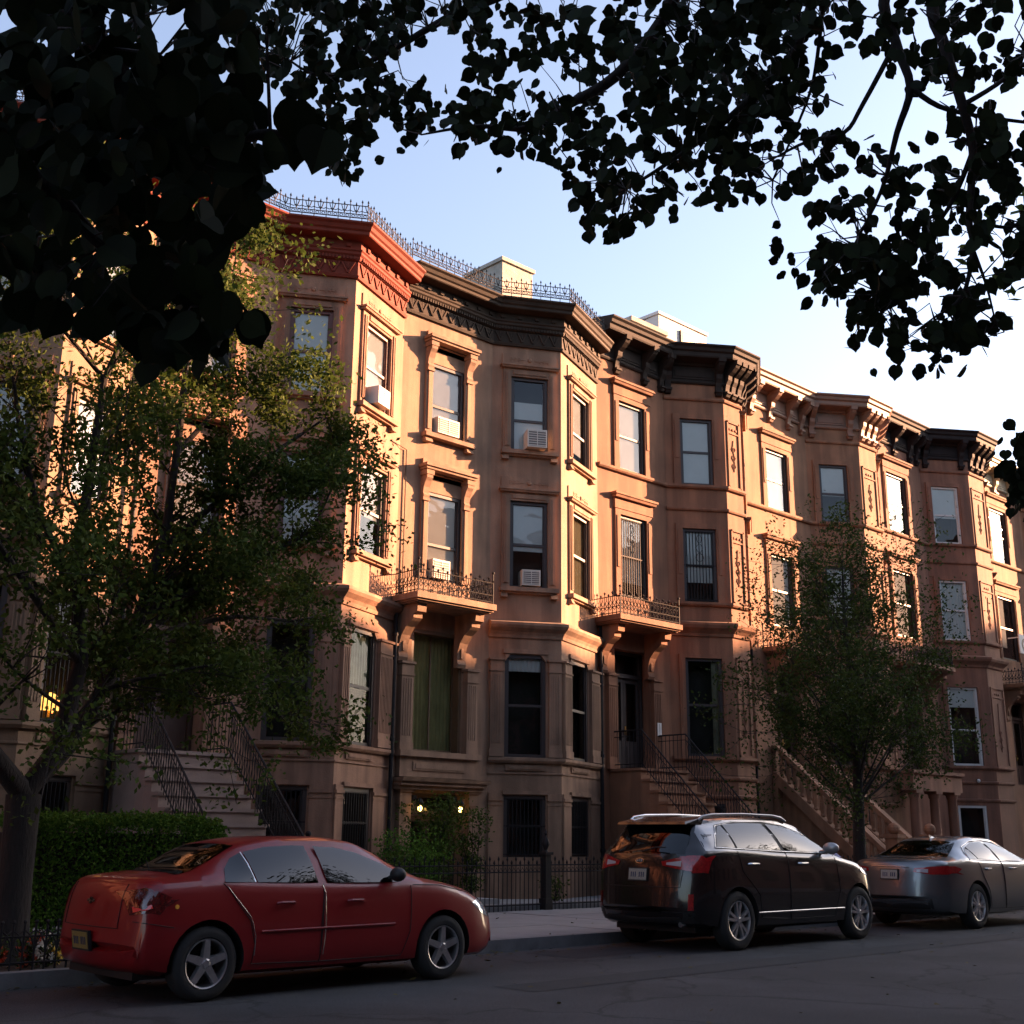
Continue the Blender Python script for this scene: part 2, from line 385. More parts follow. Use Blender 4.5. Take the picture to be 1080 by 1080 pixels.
def cresting(H, pts, z, m='rust_iron'):
    mb = MB()
    for i in range(len(pts)-1):
        a = Vector((*pts[i], z)); b = Vector((*pts[i+1], z)); t = (b-a); L = t.length; t.normalize(); up = Vector((0, 0, 1))
        for h, r in ((.13, .014), (.215, .011), (.42, .012)): mb.tube([a+up*h, b+up*h], r, 4)
        k = max(2, round(L/.125))
        for j in range(k+1):
            p = a+t*(L*j/k)
            if j % 2 == 0: mb.tube([p, p+up*.50], .012, 4); mb.tube([p+up*.50, p+up*.56], [.028, .004], 4)
            else: mb.tube([p+up*.13, p+up*.44], .010, 4); mb.tube([p+up*.44, p+up*.5], [.024, .004], 4)
            if j < k:
                q = p+t*(L/k); c = (p+q)/2
                mb.tube([c+up*.215+Vector((0, 0, .0)), c+t*.035+up*.172, c+up*.13, c-t*.035+up*.172, c+up*.215], .010, 4)
                mb.tube([p+up*.24, p+t*.04+up*.33, c+up*.42] if j % 2 else [c+up*.42, q-t*.04+up*.33, q+up*.24], .013, 4)
                mb.tube([p+up*.30-t*.02, c+up*.27, q+up*.30], .010, 4)
    return mb.build('roof_railing', M[m], H)

def bracket_S(mb, F, u, zb, s=1.0, w=.17):
    pr = [(0, -.36), (.10, -.34), (.14, -.27), (.09, -.2), (.10, -.1), (.13, .02), (.2, .14), (.22, .26), (.34, .34), (.46, .44), (.5, .5), (.5, .62), (0, .62)]
    F.side(mb, u-w/2, u+w/2, [(d*s, zb+z*s) for d, z in pr])
    F.side(mb, u-w/2-.02, u+w/2+.02, [(0, zb+.52*s), (.54*s, zb+.52*s), (.56*s, zb+.64*s), (0, zb+.64*s)])
    F.box(mb, u-w/2-.02, u+w/2+.02, 0, .17*s, zb-.26*s, zb-.2*s)
def cornice_S(H, pts, faces, zb, m, ub):
    mb = MB()
    prof = [(-.02, -.02), (.05, -.02), (.08, .02), (.08, .05), (.04, .06), (.04, .50), (.10, .52), (.14, .58), (.50, .62), (.52, .66), (.52, .76), (.58, .80), (.60, .88), (.66, .93), (.66, .97), (-.1, 1.1)]
    sweep(mb, pts, [(d, z+zb) for d, z in prof])
    for F, us in zip(faces, ub):
        for u in us: bracket_S(mb, F, u, zb)
        us = sorted(us)
        for a, b in zip(us[:-1], us[1:]):
            if b-a > .45:
                F.box(mb, a+.16, b-.16, .03, .065, zb+.12, zb+.44); F.box(mb, a+.22, b-.22, .06, .085, zb+.18, zb+.38)
    mb.build('cornice', M[m], H)

def balcony(H, F, u0, u1, z, d, m, rh=.62):
    mb = MB(); F.box(mb, u0+.08, u1-.08, -.02, d-.1, z-.2, z-.13); F.box(mb, u0, u1, -.02, d, z-.13, z); F.box(mb, u0+.04, u1-.04, -.02, d-.05, z-.17, z-.13)
    for u in (u0+.18, u1-.18-.24):
        F.side(mb, u, u+.24, [(0, z-1.35), (.10, z-1.35), (.14, z-1.28), (.11, z-1.18), (.13, z-1.0), (.20, z-.82), (.34, z-.66), (.5, z-.56), (.58, z-.5), (.58, z-.42), (.70, z-.38), (.72, z-.2), (0, z-.2)])
        F.box(mb, u+.08, u+.16, .1, .16, z-1.15, z-.85)
    o = mb.build('balcony', M[m], H)
    rb = MB(); up = Vector((0, 0, 1))
    cor = [F.P(u0+.06, .0, z), F.P(u0+.06, d-.06, z), F.P(u1-.06, d-.06, z), F.P(u1-.06, 0, z)]
    for i in range(3):
        a, b = cor[i], cor[i+1]; t = b-a; L = t.length; t.normalize()
        for h in (.05, .2, rh-.14): rb.tube([a+up*h, b+up*h], .012, 5)
        k = max(2, round(L/.13))
        for j in range(k+1):
            p = a+t*(L*j/k); hh = rh*(1.0 if j % 2 else .9)
            rb.tube([p, p+up*(hh-.06)], .011, 5); rb.tube([p+up*(hh-.08), p+up*(hh-.04), p+up*hh], [.012, .03, .004], 5)
            if j < k:
                q = p+t*(L/k); c = (p+q)/2
                rb.tube([c+up*.22, c+t*.05+up*.3, c+up*.38, c-t*.05+up*.3, c+up*.22], .011, 4)
                rb.tube([c+up*.38, c+up*.48], [.014, .008], 4)
                rb.tube([p+up*.2, c+up*.12, q+up*.2], .011, 4)
        rb.tube([a, a+up*(rh+.06)], .018, 6); rb.ball(a+up*(rh+.09), .035)
    rb.build('balcony_railing', M['iron'], o)
    return o

def pilaster(mb, F, u0, u1, z0, z1, flute=True, cap=True, d=.09):
    F.box(mb, u0, u1, -.02, d, z0, z1)
    F.box(mb, u0-.02, u1+.02, -.02, d+.02, z0, z0+.16)
    if cap:
        F.box(mb, u0-.02, u1+.02, -.02, d+.025, z1-.30, z1-.27); F.box(mb, u0-.03, u1+.03, -.02, d+.04, z1-.05, z1)
    if flute:
        k = max(2, int((u1-u0-.06)/.055))
        for i in range(k):
            u = u0+.03+(u1-u0-.06)*(i+.5)/k; F.box(mb, u-.013, u+.013, d-.005, d+.014, z0+.3, z1-.36)

def downpipe(H, p, z0, z1, m='iron', r=.045):
    mb = MB(); mb.tube([(p[0], p[1], z0), (p[0], p[1], z1)], r, 8)
    for z in [z0+1+i*2.2 for i in range(int((z1-z0-1)/2.2)+1)]: mb.tube([(p[0], p[1], z), (p[0], p[1], z+.08)], r*1.4, 8)
    mb.build('downpipe', M[m], H, smooth=True)

def chamfers(mb, F, u0, u1, z1, c=.16):
    F.poly(mb, [(u0, z1-c), (u0+c*.8, z1+.001), (u0, z1+.001)], -.2, .03); F.poly(mb, [(u1, z1-c), (u1, z1+.001), (u1-c*.8, z1+.001)], -.2, .03)

def ac_unit(F, u0, u1, z0, z1, d, label):
    o = empty('air_conditioner', F.P((u0+u1)/2, 0, z0), label, 'air conditioner', 'window air conditioners on the upper floors')
    mb = MB(); F.box(mb, u0, u1, -.25, d, z0, z1); mb.build('casing', M['ac'], o)
    g = MB(); F.box(g, u0+.03, u1-.03, d-.01, d+.004, z0+.03, z1-.03)
    g.build('grille_recess', M['ac_dark'], o)
    l = MB(); k = 7
    for i in range(k):
        z = z0+.045+(z1-z0-.09)*i/(k-1); F.box(l, u0+.03, u1-.03, d, d+.012, z-.008, z+.008)
    F.box(l, (u0+u1)/2-.008, (u0+u1)/2+.008, d, d+.014, z0+.03, z1-.03); l.build('grille', M['ac'], o)
    return o

# ------------------------------------------------------------------ houses
def shell(mb, x0, x1, z1, yb=30):
    mb.cur = 1
    mb.quad((x0, 20, z1), (x1, 20, z1), (x1, yb, z1-.4), (x0, yb, z1-.4))
    mb.cur = 0
    mb.quad((x0, 20.02, 0), (x0, yb, 0), (x0, yb, z1-.4), (x0, 20.02, z1)); mb.quad((x1, 20.02, 0), (x1, 20.02, z1), (x1, yb, z1-.4), (x1, yb, 0)); mb.quad((x0, yb, 0), (x1, yb, 0), (x1, yb, z1-.4), (x0, yb, z1-.4))

def house_T(name, label, x0, P0, P1, P2, zb, m, cm, cfg):
    """type with a two-faced bay: A flat part with the door, B left bay face, C right bay face"""
    H = empty(name, ((x0+P2[0])/2, 20, 0), label, 'house', 'brownstone row houses along the street')
    A, B, C = Face((x0, 20), P0), Face(P0, P1), Face(P1, P2)
    dz = zb-12.83
    w3, w2, w1, w0 = (10.16+dz*.9, 12.03+dz), (7.0, 8.9+dz), (3.15, 5.45), (1.0, 2.32)
    if 'lv' in cfg: w3, w2, w1, w0 = cfg['lv']
    cfg['B'] = tuple(u*B.L/cfg.get('LB', 1.72) for u in cfg['B']); cfg['C'] = tuple(u*C.L/cfg.get('LC', 2.1) for u in cfg['C'])
    ops = {A: [(*cfg['A3'], w3[0]-.1, w3[1]+.07), (*cfg['A2'], w2[0]-.1, w2[1]+.1)] + cfg['Aops'], B: [(*cfg['B'], *w3), (*cfg['B'], *w2), (cfg['B'][0]-.08, cfg['B'][1]-.04, *w1), (cfg['B'][0]-.08, cfg['B'][1]-.04, *w0)], C: [(*cfg['C'], *w3), (*cfg['C'], *w2), (cfg['C'][0]-.12, cfg['C'][1]-.1, *w1), (cfg['C'][0]-.12, cfg['C'][1]-.1, *w0)]}
    mb = MB()
    for F in (A, B, C): wall_face(mb, F, 0, zb+.05, ops[F])
    shell(mb, x0, P2[0], zb+.85)
    # facing strip where bay meets wall
    for F in (B, C):
        o1 = ops[F][2]; chamfers(mb, F, o1[0], o1[1], w1[1])
    mb.build('wall', [M[m], M['roof']], H)
    pts = [(x0, 20), P0, P1, P2]
    cornice_T(H, pts, (A, B, C), zb, cm)
    # mouldings: string cornice above the parlour floor, sill course, base
    mb = MB()
    sweep(mb, [P0, P1, P2], [(-.02, 5.83), (.04, 5.83), (.06, 5.90), (.10, 5.96), (.20, 6.04), (.24, 6.10), (.24, 6.16), (-.02, 6.24)])
    sweep(mb, [P0, P1, P2], [(-.02, 3.02), (.08, 3.02), (.12, 3.07), (.12, 3.13), (-.02, 3.15)])
    sweep(mb, [P0, P1, P2], [(-.02, 2.78), (.03, 2.78), (.03, 2.81), (-.02, 2.82)])
    for F in (B, C):
        o1 = ops[F][2]; o0 = ops[F][3]
        F.box(mb, o1[0]+.02, o1[1]-.02, -.02, .04, 2.86, 2.98); F.box(mb, o1[0]+.1, o1[1]-.1, .035, .055, 2.89, 2.95)
        pilaster(mb, F, .03, o1[0]-.06, 3.15, 5.35); pilaster(mb, F, o1[1]+.06, F.L-.03, 3.15, 5.35)
        F.box(mb, o1[0]-.05, o1[1]+.05, -.02, .05, w1[1]+.02, w1[1]+.12)
        for a, b in ((.03, o0[0]-.04), (o0[1]+.04, F.L-.03)):
            F.box(mb, a, b, -.02, .045, .0, 2.36); F.box(mb, a-.01, b+.01, -.02, .075, 2.2, 2.26); F.box(mb, a-.01, b+.01, -.02, .06, 2.1, 2.14)
        F.box(mb, o0[0]-.04, o0[1]+.04, -.02, .06, w0[1]+.02, w0[1]+.1)
    mb.build('moulding', M[m], H)
    for F, k in ((B, 'B'), (C, 'C')):
        for lv, (z0, z1), op in (('3', w3, ops[F][0]), ('2', w2, ops[F][1]), ('1', w1, ops[F][2]), ('0', w0, ops[F][3])):
            kw = dict(cfg.get(k+lv, {}))
            if lv == '0': kw.setdefault('bars', 1)
            window(H, F, op[0], op[1], z0, z1, **kw)
            if lv in '32': surround_T(H, F, op[0], op[1], z0, z1, m)
    o3, o2 = ops[A][0], ops[A][1]
    window(H, A, o3[0], o3[1], o3[2], o3[3]-.3, **cfg.get('A3w', {})); surround_A(H, A, o3[0], o3[1], o3[2], o3[3], m)
    window(H, A, o2[0], o2[1], o2[2], o2[3]-.3, **cfg.get('A2w', {})); surround_A(H, A, o2[0], o2[1], o2[2], o2[3], m, sill=False)
    return H, A, B, C

SY = 'surface'
# --- house 0 at the left edge (sandy stone), mostly behind the tree
H0, A0, B0, C0 = house_T('brownstone_house', 'sandy brownstone at the far left behind the forked tree', 3.4, (6.1, 20), (7.6, 19.3), (9.4, 20), 12.7, 'stone0', 'cor1',
    dict(A3=(.84, 1.84), A2=(.84, 1.84), B=(.45, 1.35), C=(.5, 1.45), Aops=[(.8, 1.95, 2.9, 5.7)],
         C3=dict(blind='w', bl=(.6, 0)), C2=dict(blind='w', bl=(.7, 0)), C1=dict(blind='g', bl=(.35, 0), bars=1), B3=dict(blind='g'), B2=dict(blind='g')))
window(H0, A0, .8, 1.95, 2.9, 5.7, glass='glass_dk')
# --- house 1 (pink stone, red cornice)
H1, A1, B1, C1 = house_T('brownstone_house', 'pink brownstone with brick red cornice and wide stoop beside the hedge', 9.4, (12.2, 20), (13.58, 19.15), (15.56, 20), 12.83, 'stone1', 'cor1',
    dict(A3=(.84, 1.84), A2=(.84, 1.84), B=(.30, 1.20), C=(.44, 1.42), LB=1.65, LC=2.01, Aops=[(.45, 1.75, 2.8, 5.7), (.5, 1.6, .2, 1.6)],
         B3=dict(blind='g', bl=(1., 0), frame='sash_red'), B2=dict(blind='g', bl=(1., 0), frame='sash_red'), B1=dict(blind=None), C3=dict(blind='w', bl=(1., 0), frame='sash_red'),
         C2=dict(blind='w', bl=(.55, 0)), C1=dict(blind='curtain', bcol='curtain_sage', bl=(.52, 0), glass='glass_low'), A3w=dict(blind='w', bl=(1., 0)), A2w=dict(blind='w', bl=(1., 0))))  # sage half curtain here paints the green tree reflection in the glass
# --- house 2 (tan stone, weathered grey cornice)
H2, A2, B2, C2 = house_T('brownstone_house', 'tan brownstone with weathered grey cornice and two lit lanterns at its basement door', 15.56, (18.3, 20), (19.8, 19.15), (22.02, 20), 13.02, 'stone2', 'cor2',
    dict(A3=(.84, 1.84), A2=(.80, 1.82), B=(.48, 1.44), C=(.56, 1.58), LB=1.79, LC=2.19, Aops=[(.50, 1.94, 3.15, 5.75), (.56, 2.04, .14, 2.3)],
         B3=dict(blind='g', bl=(.97, .32), split=.42), B2=dict(blind='g', bl=(.56, 0)), B1=dict(blind='curtain', bcol='blind_grey', bl=(.16, 0), split=.5), C3=dict(blind='w', bl=(.8, 0), split=.45, frac=(0, .8)), C2=dict(blind='curtain', bl=(1., 0)),
         C1=dict(blind='curtain', bcol='curtain_sage', bl=(1, 0), frac=(0, .35)), A3w=dict(blind='g', bl=(1., 0), split=.42), A2w=dict(blind='w', bl=(1., 0), split=.4)))

def stoop(H, x0, x1, y0, z1, n, run, m, rail='iron', zb=.14, cheek=0):
    """steps going down toward the street from y0 (landing edge)"""
    mb = MB(); rise = (z1-zb)/n
    mb.box(x0, x1, y0, 20, zb-.1, z1-.06); mb.box(x0-.05, x1+.05, y0-.05, 20, z1-.06, z1)
    for i in range(1, n):
        z = z1-rise*i; y = y0-run*i
        mb.box(x0+.002*i, x1-.002*i, y, y+run+.02, zb-.1, z-.055); mb.box(x0-.03, x1+.03, y-.04, y+run-.05+.02, z-.055, z)
    o = mb.build('stoop', M[m], H)
    yb = y0-run*(n-1)
    if rail == 'iron':
        for x in (x0+.06, x1-.06):
            rb = MB(); hh = .9; up = Vector((0, 0, 1))
            top = Vector((x, y0, z1)); bot = Vector((x, yb, zb+rise)); back = Vector((x, 19.9, z1))
            for h in (.1, hh): rb.tube([back+up*h, top+up*h, bot+up*h], .02 if h > .5 else .013, 6)
            rb.tube([back+up*(hh-.14), top+up*(hh-.14), bot+up*(hh-.14)], .01, 5)
            L = (bot-top).length; k = int(L/.115)
            for j in range(k+1):
                p = top.lerp(bot, j/k); rb.tube([p, p+up*hh], .009, 4)
                if j < k:
                    q = top.lerp(bot, (j+1)/k); rb.tube([p+up*.12, (p+q)/2+up*.3+Vector((0, .0, 0)), q+up*.5, (p+q)/2+up*.66, p+up*.74], .007, 4)
            k = max(1, int((19.9-y0)/.115))
            for j in range(k+1): p = back.lerp(top, j/k); rb.tube([p, p+up*hh], .009, 4)
            rb.tube([bot-up*rise, bot+up*(hh+.12)], .03, 6); rb.ball(bot+up*(hh+.16), .05)
            rb.build('stair_railing', M['iron'], o)
    else:
        for x in (x0-.1, x1+.1):
            rb = MB(); up = Vector((0, 0, 1)); top = Vector((x, y0, z1)); bot = Vector((x, yb-.1, zb+rise*.5)); hh = .86
            w = Vector((.13, 0, 0))
            for a, b in ((top, bot),):
                rb.hull([a-w+up*(hh-.14), a+w+up*(hh-.14), b+w+up*(hh-.14), b-w+up*(hh-.14), a-w+up*hh, a+w+up*hh, b+w+up*hh, b-w+up*hh])
                rb.hull([a-w-up*.3, a+w-up*.3, b+w-up*.3, b-w-up*.3, a-w+up*.06, a+w+up*.06, b+w+up*.06, b-w+up*.06])
            rb.box(x-.13, x+.13, y0, 19.95, z1+hh-.14, z1+hh); rb.box(x-.13, x+.13, y0, 19.95, zb, z1+.05)
            prof = [(.045, 0), (.07, .04), (.05, .1), (.075, .28), (.06, .42), (.04, .55), (.06, .62), (.06, .68)]
            k = int((top-bot).length/.26)
            for j in range(k): p = top.lerp(bot, (j+.5)/k); rb.lathe(p+up*.04, (0, 0, 1), prof, 8)
            for j in range(2): rb.lathe((x, y0+.15+j*.3, z1+.05), (0, 0, 1), prof, 8)
            rb.box(x-.17, x+.17, yb-.42, yb-.08, zb-.1, zb+1.35); rb.box(x-.21, x+.21, yb-.46, yb-.04, zb+1.35, zb+1.45); rb.ball((x, yb-.25, zb+1.58), .16)
            rb.box(x-.11, x+.11, yb-.1, y0, zb-.1, zb+.35)
            rb.build('balustrade', M[m], o)
    return o

def door_double(H, F, u0, u1, z0, z1, m='door_wood', trans=.62, lab=None, glass='glass_dk'):
    mb = MB(); d = -.30; mid = (u0+u1)/2; zt = z1-trans
    F.box(mb, u0, u0+.09, d-.1, d+.04, z0, z1); F.box(mb, u1-.09, u1, d-.1, d+.04, z0, z1); F.box(mb, u0, u1, d-.1, d+.05, zt-.05, zt+.05); F.box(mb, u0, u1, d-.1, d+.04, z1-.08, z1)
    F.box(mb, u0, u1, d-.3, d-.26, z0, z1)
    for a, b in ((u0+.09, mid-.004), (mid+.004, u1-.09)):
        F.box(mb, a, b, d-.06, d-.02, z0, z0+.75); F.box(mb, a, a+.09, d-.06, d-.02, z0+.75, zt-.05); F.box(mb, b-.09, b, d-.06, d-.02, z0+.75, zt-.05); F.box(mb, a+.09, b-.09, d-.06, d-.02, zt-.17, zt-.05)
        F.box(mb, a+.1, b-.1, d-.025, d-.005, z0+.12, z0+.62)
    o = mb.build('door', M[m], H)
    g = MB(); P = F.P
    for a, b, c, e in ((u0+.18, mid-.09, z0+.75, zt-.17), (mid+.09, u1-.18, z0+.75, zt-.17), (u0+.09, u1-.09, zt+.05, z1-.08)):
        g.quad(P(a, d-.045, c), P(b, d-.045, c), P(b, d-.045, e), P(a, d-.045, e))
    g.build('pane', M[glass], o)
    h = MB(); h.ball(F.P(mid+.05, d+.02, z0+1.0), .03); F.box(h, mid+.03, mid+.07, d-.02, d, z0+.9, z0+1.12); h.build('handle', M['brass'], o)
    return o
M['brass'] = mat('brass', (.45, .30, .10), .35, metal=.9)

# --- house 1 : entrance
door_double(H1, A1, .45, 1.75, 2.8, 5.7)
mb = MB(); pilaster(mb, A1, .14, .43, 2.8, 5.75, d=.12); pilaster(mb, A1, 1.77, 2.06, 2.8, 5.75, d=.12)
A1.box(mb, .1, 2.1, -.02, .2, 5.75, 5.95); A1.box(mb, .02, 2.18, -.02, .42, 5.95, 6.02, -.03); A1.box(mb, 0, 2.2, -.02, .5, 6.02, 6.14, -.03)
for u in (.16, 1.79): A1.side(mb, u, u+.25, [(0, 5.0), (.14, 5.0), (.18, 5.3), (.3, 5.6), (.38, 5.75), (.38, 5.95), (0, 5.95)])
mb.build('entrance_surround', M['stone1'], H1)
stoop(H1, 9.55, 11.28, 19.05, 2.8, 11, .262, 'step')
downpipe(H1, (15.5, 19.86), .1, 6.3); downpipe(H1, (9.42, 19.85), .1, 12.6)
# thin cable on the wall
mb = MB(); mb.tube([C1.P(1.72, .02, 9.75), C1.P(2.0, .02, 9.75), (15.72, 19.97, 9.7), (15.72, 19.97, 6.9), (15.74, 19.97, 3.2)], .012, 5); mb.build('wall_cable', M['iron'], H1)
# --- house 2 : glazed parlour bay over the basement entrance
M['glass_tan'] = glassmat('shop_glass', (.85, .85, .75), .6, .0, .03, wav=.3); M['sash_brown'] = mat('sash_brown', (.12, .07, .035), .5, var=.2)
M['curtain_green'] = mat('curtain_green', (.26, .245, .12), .8, var=.4, scale=2.0, stretch=(2, 2, .8))
window(H2, A2, .50, 1.94, 3.15, 5.75, glass='glass_tan', blind='curtain', bcol='curtain_green', bl=(1, 0), split=0, depth=.22, frame='sash_brown', grid=1)
mb = MB(); pilaster(mb, A2, .14, .46, 3.15, 5.0, d=.16); pilaster(mb, A2, 1.98, 2.28, 3.15, 5.0, d=.16)
A2.box(mb, .1, 2.36, -.02, .24, 3.03, 3.15); A2.box(mb, .16, 2.32, -.02, .15, 2.62, 3.03); A2.box(mb, .5, 1.95, .14, .175, 2.75, 2.93); A2.box(mb, .56, 1.89, .17, .19, 2.79, 2.89)
A2.box(mb, .12, 2.44, -.02, .22, 2.36, 2.44); A2.box(mb, .1, 2.48, -.02, .3, 2.44, 2.52); A2.box(mb, .08, 2.52, -.02, .36, 2.52, 2.6, -.03)
pilaster(mb, A2, .2, .5, .0, 2.36, flute=False, d=.14); pilaster(mb, A2, 2.1, 2.38, .0, 2.36, flute=False, d=.14)
mb.build('entrance_surround', M['stone2'], H2)
door_double(H2, A2, .56, 2.04, .14, 2.3, trans=.4)
balcony(H2, A2, -.12, 2.12, 6.36, .92, 'stone2')
downpipe(H2, (21.93, 19.86), .1, 6.6)
# chimney block on the roof, beige render
mb = MB(); mb.box(20.45, 21.6, 22.0, 23.5, 13.4, 16.75); mb.box(20.39, 21.66, 21.94, 23.56, 16.75, 16.86); mb.build('chimney', M['chimney'], H2)
ptsr = [(4.0, 19.75), (6.15, 19.75), (7.6, 19.0), (9.45, 19.72), (12.2, 19.72), (13.58, 18.84), (15.5, 19.7)]
cresting(H1, ptsr[3:], 13.98); cresting(H0, ptsr[:4], 13.85)
cresting(H2, [(15.5, 19.7), (18.3, 19.7), (19.8, 18.84), (22.05, 19.68), (22.05, 20.6)], 14.17)

def house_S(name, label, x0, P0, P1, P1b, P2, zb, m, cm, lv, cfg):
    H = empty(name, ((x0+P2[0])/2, 20, 0), label, 'house', 'brownstone row houses along the street')
    A, B, Fr, Rr = Face((x0, 20), P0), Face(P0, P1), Face(P1, P1b), Face(P1b, P2)
    w3, w2, w1, w0 = lv
    bu = cfg['B']; ru = (Rr.L*.24, Rr.L*.76)
    ops = {A: [(*cfg['A'], *w3), (*cfg['A'], w2[0]-.15, w2[1]), (*cfg['D'], w1[0]-.45, w1[1])], B: [(*bu, *w3), (*bu, *w2), (bu[0]-.04, bu[1]+.04, *w1), (bu[0], bu[1], *w0)], Fr: [], Rr: [(*ru, *w3), (*ru, *w2), (*ru, *w1)]}
    mb = MB()
    for F in (A, B, Fr, Rr): wall_face(mb, F, 0, zb+.05, ops[F])
    shell(mb, x0, P2[0], zb+.85)
    mb.build('wall', [M[m], M['roof']], H)
    pts = [(x0, 20), P0, P1, P1b, P2]
    a = A.L
    cornice_S(H, pts, (A, B, Fr, Rr), zb, cm, cfg['br'])
    mb = MB()
    bay = [P0, P1, P1b, P2]
    def band(z, pr, p=pts): sweep(mb, p, [(d, z+h) for d, h in pr])
    small = [(-.02, 0), (.05, .01), (.07, .05), (.07, .09), (-.02, .11)]
    band(zb-.52, small, bay)
    band(w3[0]-.12, [(-.02, 0), (.07, .01), (.10, .05), (.10, .11), (-.02, .12)])
    band(w3[0]-.75, small, bay)
    band(w2[0]-.12, [(-.02, 0), (.07, .01), (.10, .05), (.10, .11), (-.02, .12)], bay)
    zc = w2[0]-.95
    band(zc, [(-.02, 0), (.05, .02), (.07, .09), (.14, .16), (.22, .22), (.26, .3), (.26, .36), (-.02, .44)], bay)
    band(w1[0]-.14, [(-.02, 0), (.08, .02), (.12, .06), (.12, .13), (-.02, .14)], bay)
    band(w1[0]-.62, small, bay); band(w0[1]+.12, small, bay)
    # narrow front pier: sunk-panel frame with incised ornament, floor by floor
    F = Fr
    for z0, z1 in (w3, w2, w1):
        a0, a1 = .1, F.L-.1
        for u0, u1, q0, q1 in ((a0, a0+.05, z0, z1+.05), (a1-.05, a1, z0, z1+.05), (a0, a1, z1, z1+.05), (a0, a1, z0, z0+.05)): F.box(mb, u0, u1, -.02, .035, q0, q1)
        for j in range(3): mb.lathe(F.P(F.L/2-.14+.14*j, 0, z1-.18), F.n, [(.0, .03), (.035, .025), (.045, 0)], 8)
        F.box(mb, a0+.05, a1-.05, -.02, .03, z1-.32, z1-.28)
        mb.tube([F.P(F.L/2, .01, z0+.5), F.P(F.L/2+.04, .01, z0+.9), F.P(F.L/2-.04, .01, z0+1.2), F.P(F.L/2, .01, z1-.5)], .016, 5)
        for s_ in (-1, 1):
            for q in (.55, .8, 1.05): mb.tube([F.P(F.L/2, .01, z0+q), F.P(F.L/2+s_*.09, .01, z0+q+.1), F.P(F.L/2+s_*.05, .01, z0+q+.17)], .014, 5)
    mb.build('moulding', M[m], H)
    for k, F, op in (('B3', B, ops[B][0]), ('B2', B, ops[B][1]), ('B1', B, ops[B][2]), ('B0', B, ops[B][3]), ('A3', A, ops[A][0]), ('A2', A, ops[A][1]), ('R3', Rr, ops[Rr][0]), ('R2', Rr, ops[Rr][1]), ('R1', Rr, ops[Rr][2])):
        kw = dict(cfg.get(k, {})); 
        if k == 'B0': kw.setdefault('bars', 1)
        if k[0] == 'R': kw.setdefault('blind', 'w')
        window(H, F, *op, **kw)
        if k[1] in '32': surround_S(H, F, *op, m, hood=(k[0] != 'B'))
        elif k == 'B1' or k == 'R1': surround_S(H, F, *op, m, hood=False, w=.16)
    return H, A, B, Fr, Rr

def P1pt(P0, P1x, P1y, fw_):
    return (P1x, P1y), (P1x+fw_, P1y), (P1x+fw_+(P1x-P0[0]), 20)
P0 = (24.8, 20); a, b, c3 = P1pt(P0, 26.23, 19.0, .77)
H3, A3, B3, F3, R3 = house_S('brownstone_house', 'dark red brownstone with black bracketed cornice behind the black and white car', 22.02, P0, a, b, c3, 13.83, 'stone3', 'cor3',
    ((10.85, 12.77), (7.57, 9.6), (3.5, 6.05), (.9, 2.3)),
    dict(A=(.84, 1.90), D=(.58, 1.92), B=(.44, 1.38), br=([.75, 1.9, 2.62], [.12, 1.6], [.1, .38, .66], [.15, .75, 1.3]),
         A3=dict(blind='w', bl=(1., 0)), A2=dict(blind='w', bl=(.8, 0), bars=2), B3=dict(blind='g', bl=(1., 0)), B2=dict(blind='g', bl=(.72, 0), bars=2), B1=dict(blind='curtain', bcol='curtain_sage', bl=(1, 0), frac=(.72, 1.), split=.52)))
door_double(H3, A3, .58, 1.92, 3.05, 6.05, m='sash')
balcony(H3, A3, -.25, 2.15, 6.72, .95, 'stone3', rh=.6)
for a_, b_ in ((.22, .55), (1.95, 2.27)): mb = MB(); pilaster(mb, A3, a_, b_, 3.05, 5.38, d=.12); mb.build('pilaster', M['stone3'], H3)
stoop(H3, 22.35, 24.15, 19.0, 3.05, 11, .262, 'stone3')
P0 = (31.95, 20); a, b, c4 = P1pt(P0, 33.42, 18.97, 1.03)
H4, A4, B4, F4, R4 = house_S('brownstone_house', 'warm brown brownstone with matching brown bracketed cornice behind the right street tree', c3[0], P0, a, b, c4, 14.25, 'stone4', 'cor4',
    ((11.12, 13.02), (7.68, 9.7), (3.6, 6.2), (.9, 2.3)),
    dict(A=(29.62-c3[0], 30.78-c3[0]), D=(29.6-c3[0], 30.9-c3[0]), B=(.38, 1.34), br=([.5, 1.5, 2.5, 3.2], [.2, 1.5], [.15, .5, .85], [.15, .8, 1.4]),
         A3=dict(blind='w', bl=(1., 0)), A2=dict(blind='w', bl=(1., 0)), B3=dict(blind='g', bl=(.52, 0)), B2=dict(blind='g', bl=(.8, 0)), B1=dict(blind='g', bl=(.4, 0))))
door_double(H4, A4, 29.6-c3[0], 30.9-c3[0], 3.15, 6.2)
balcony(H4, A4, 29.05-c3[0], 31.45-c3[0], 6.8, .95, 'stone4', rh=.6)
stoop(H4, 29.4, 31.1, 19.8, 3.15, 11, .315, 'stone4', rail='stone')
P0 = (39.43, 20); a, b, c5 = P1pt(P0, 40.97, 18.92, 1.18)
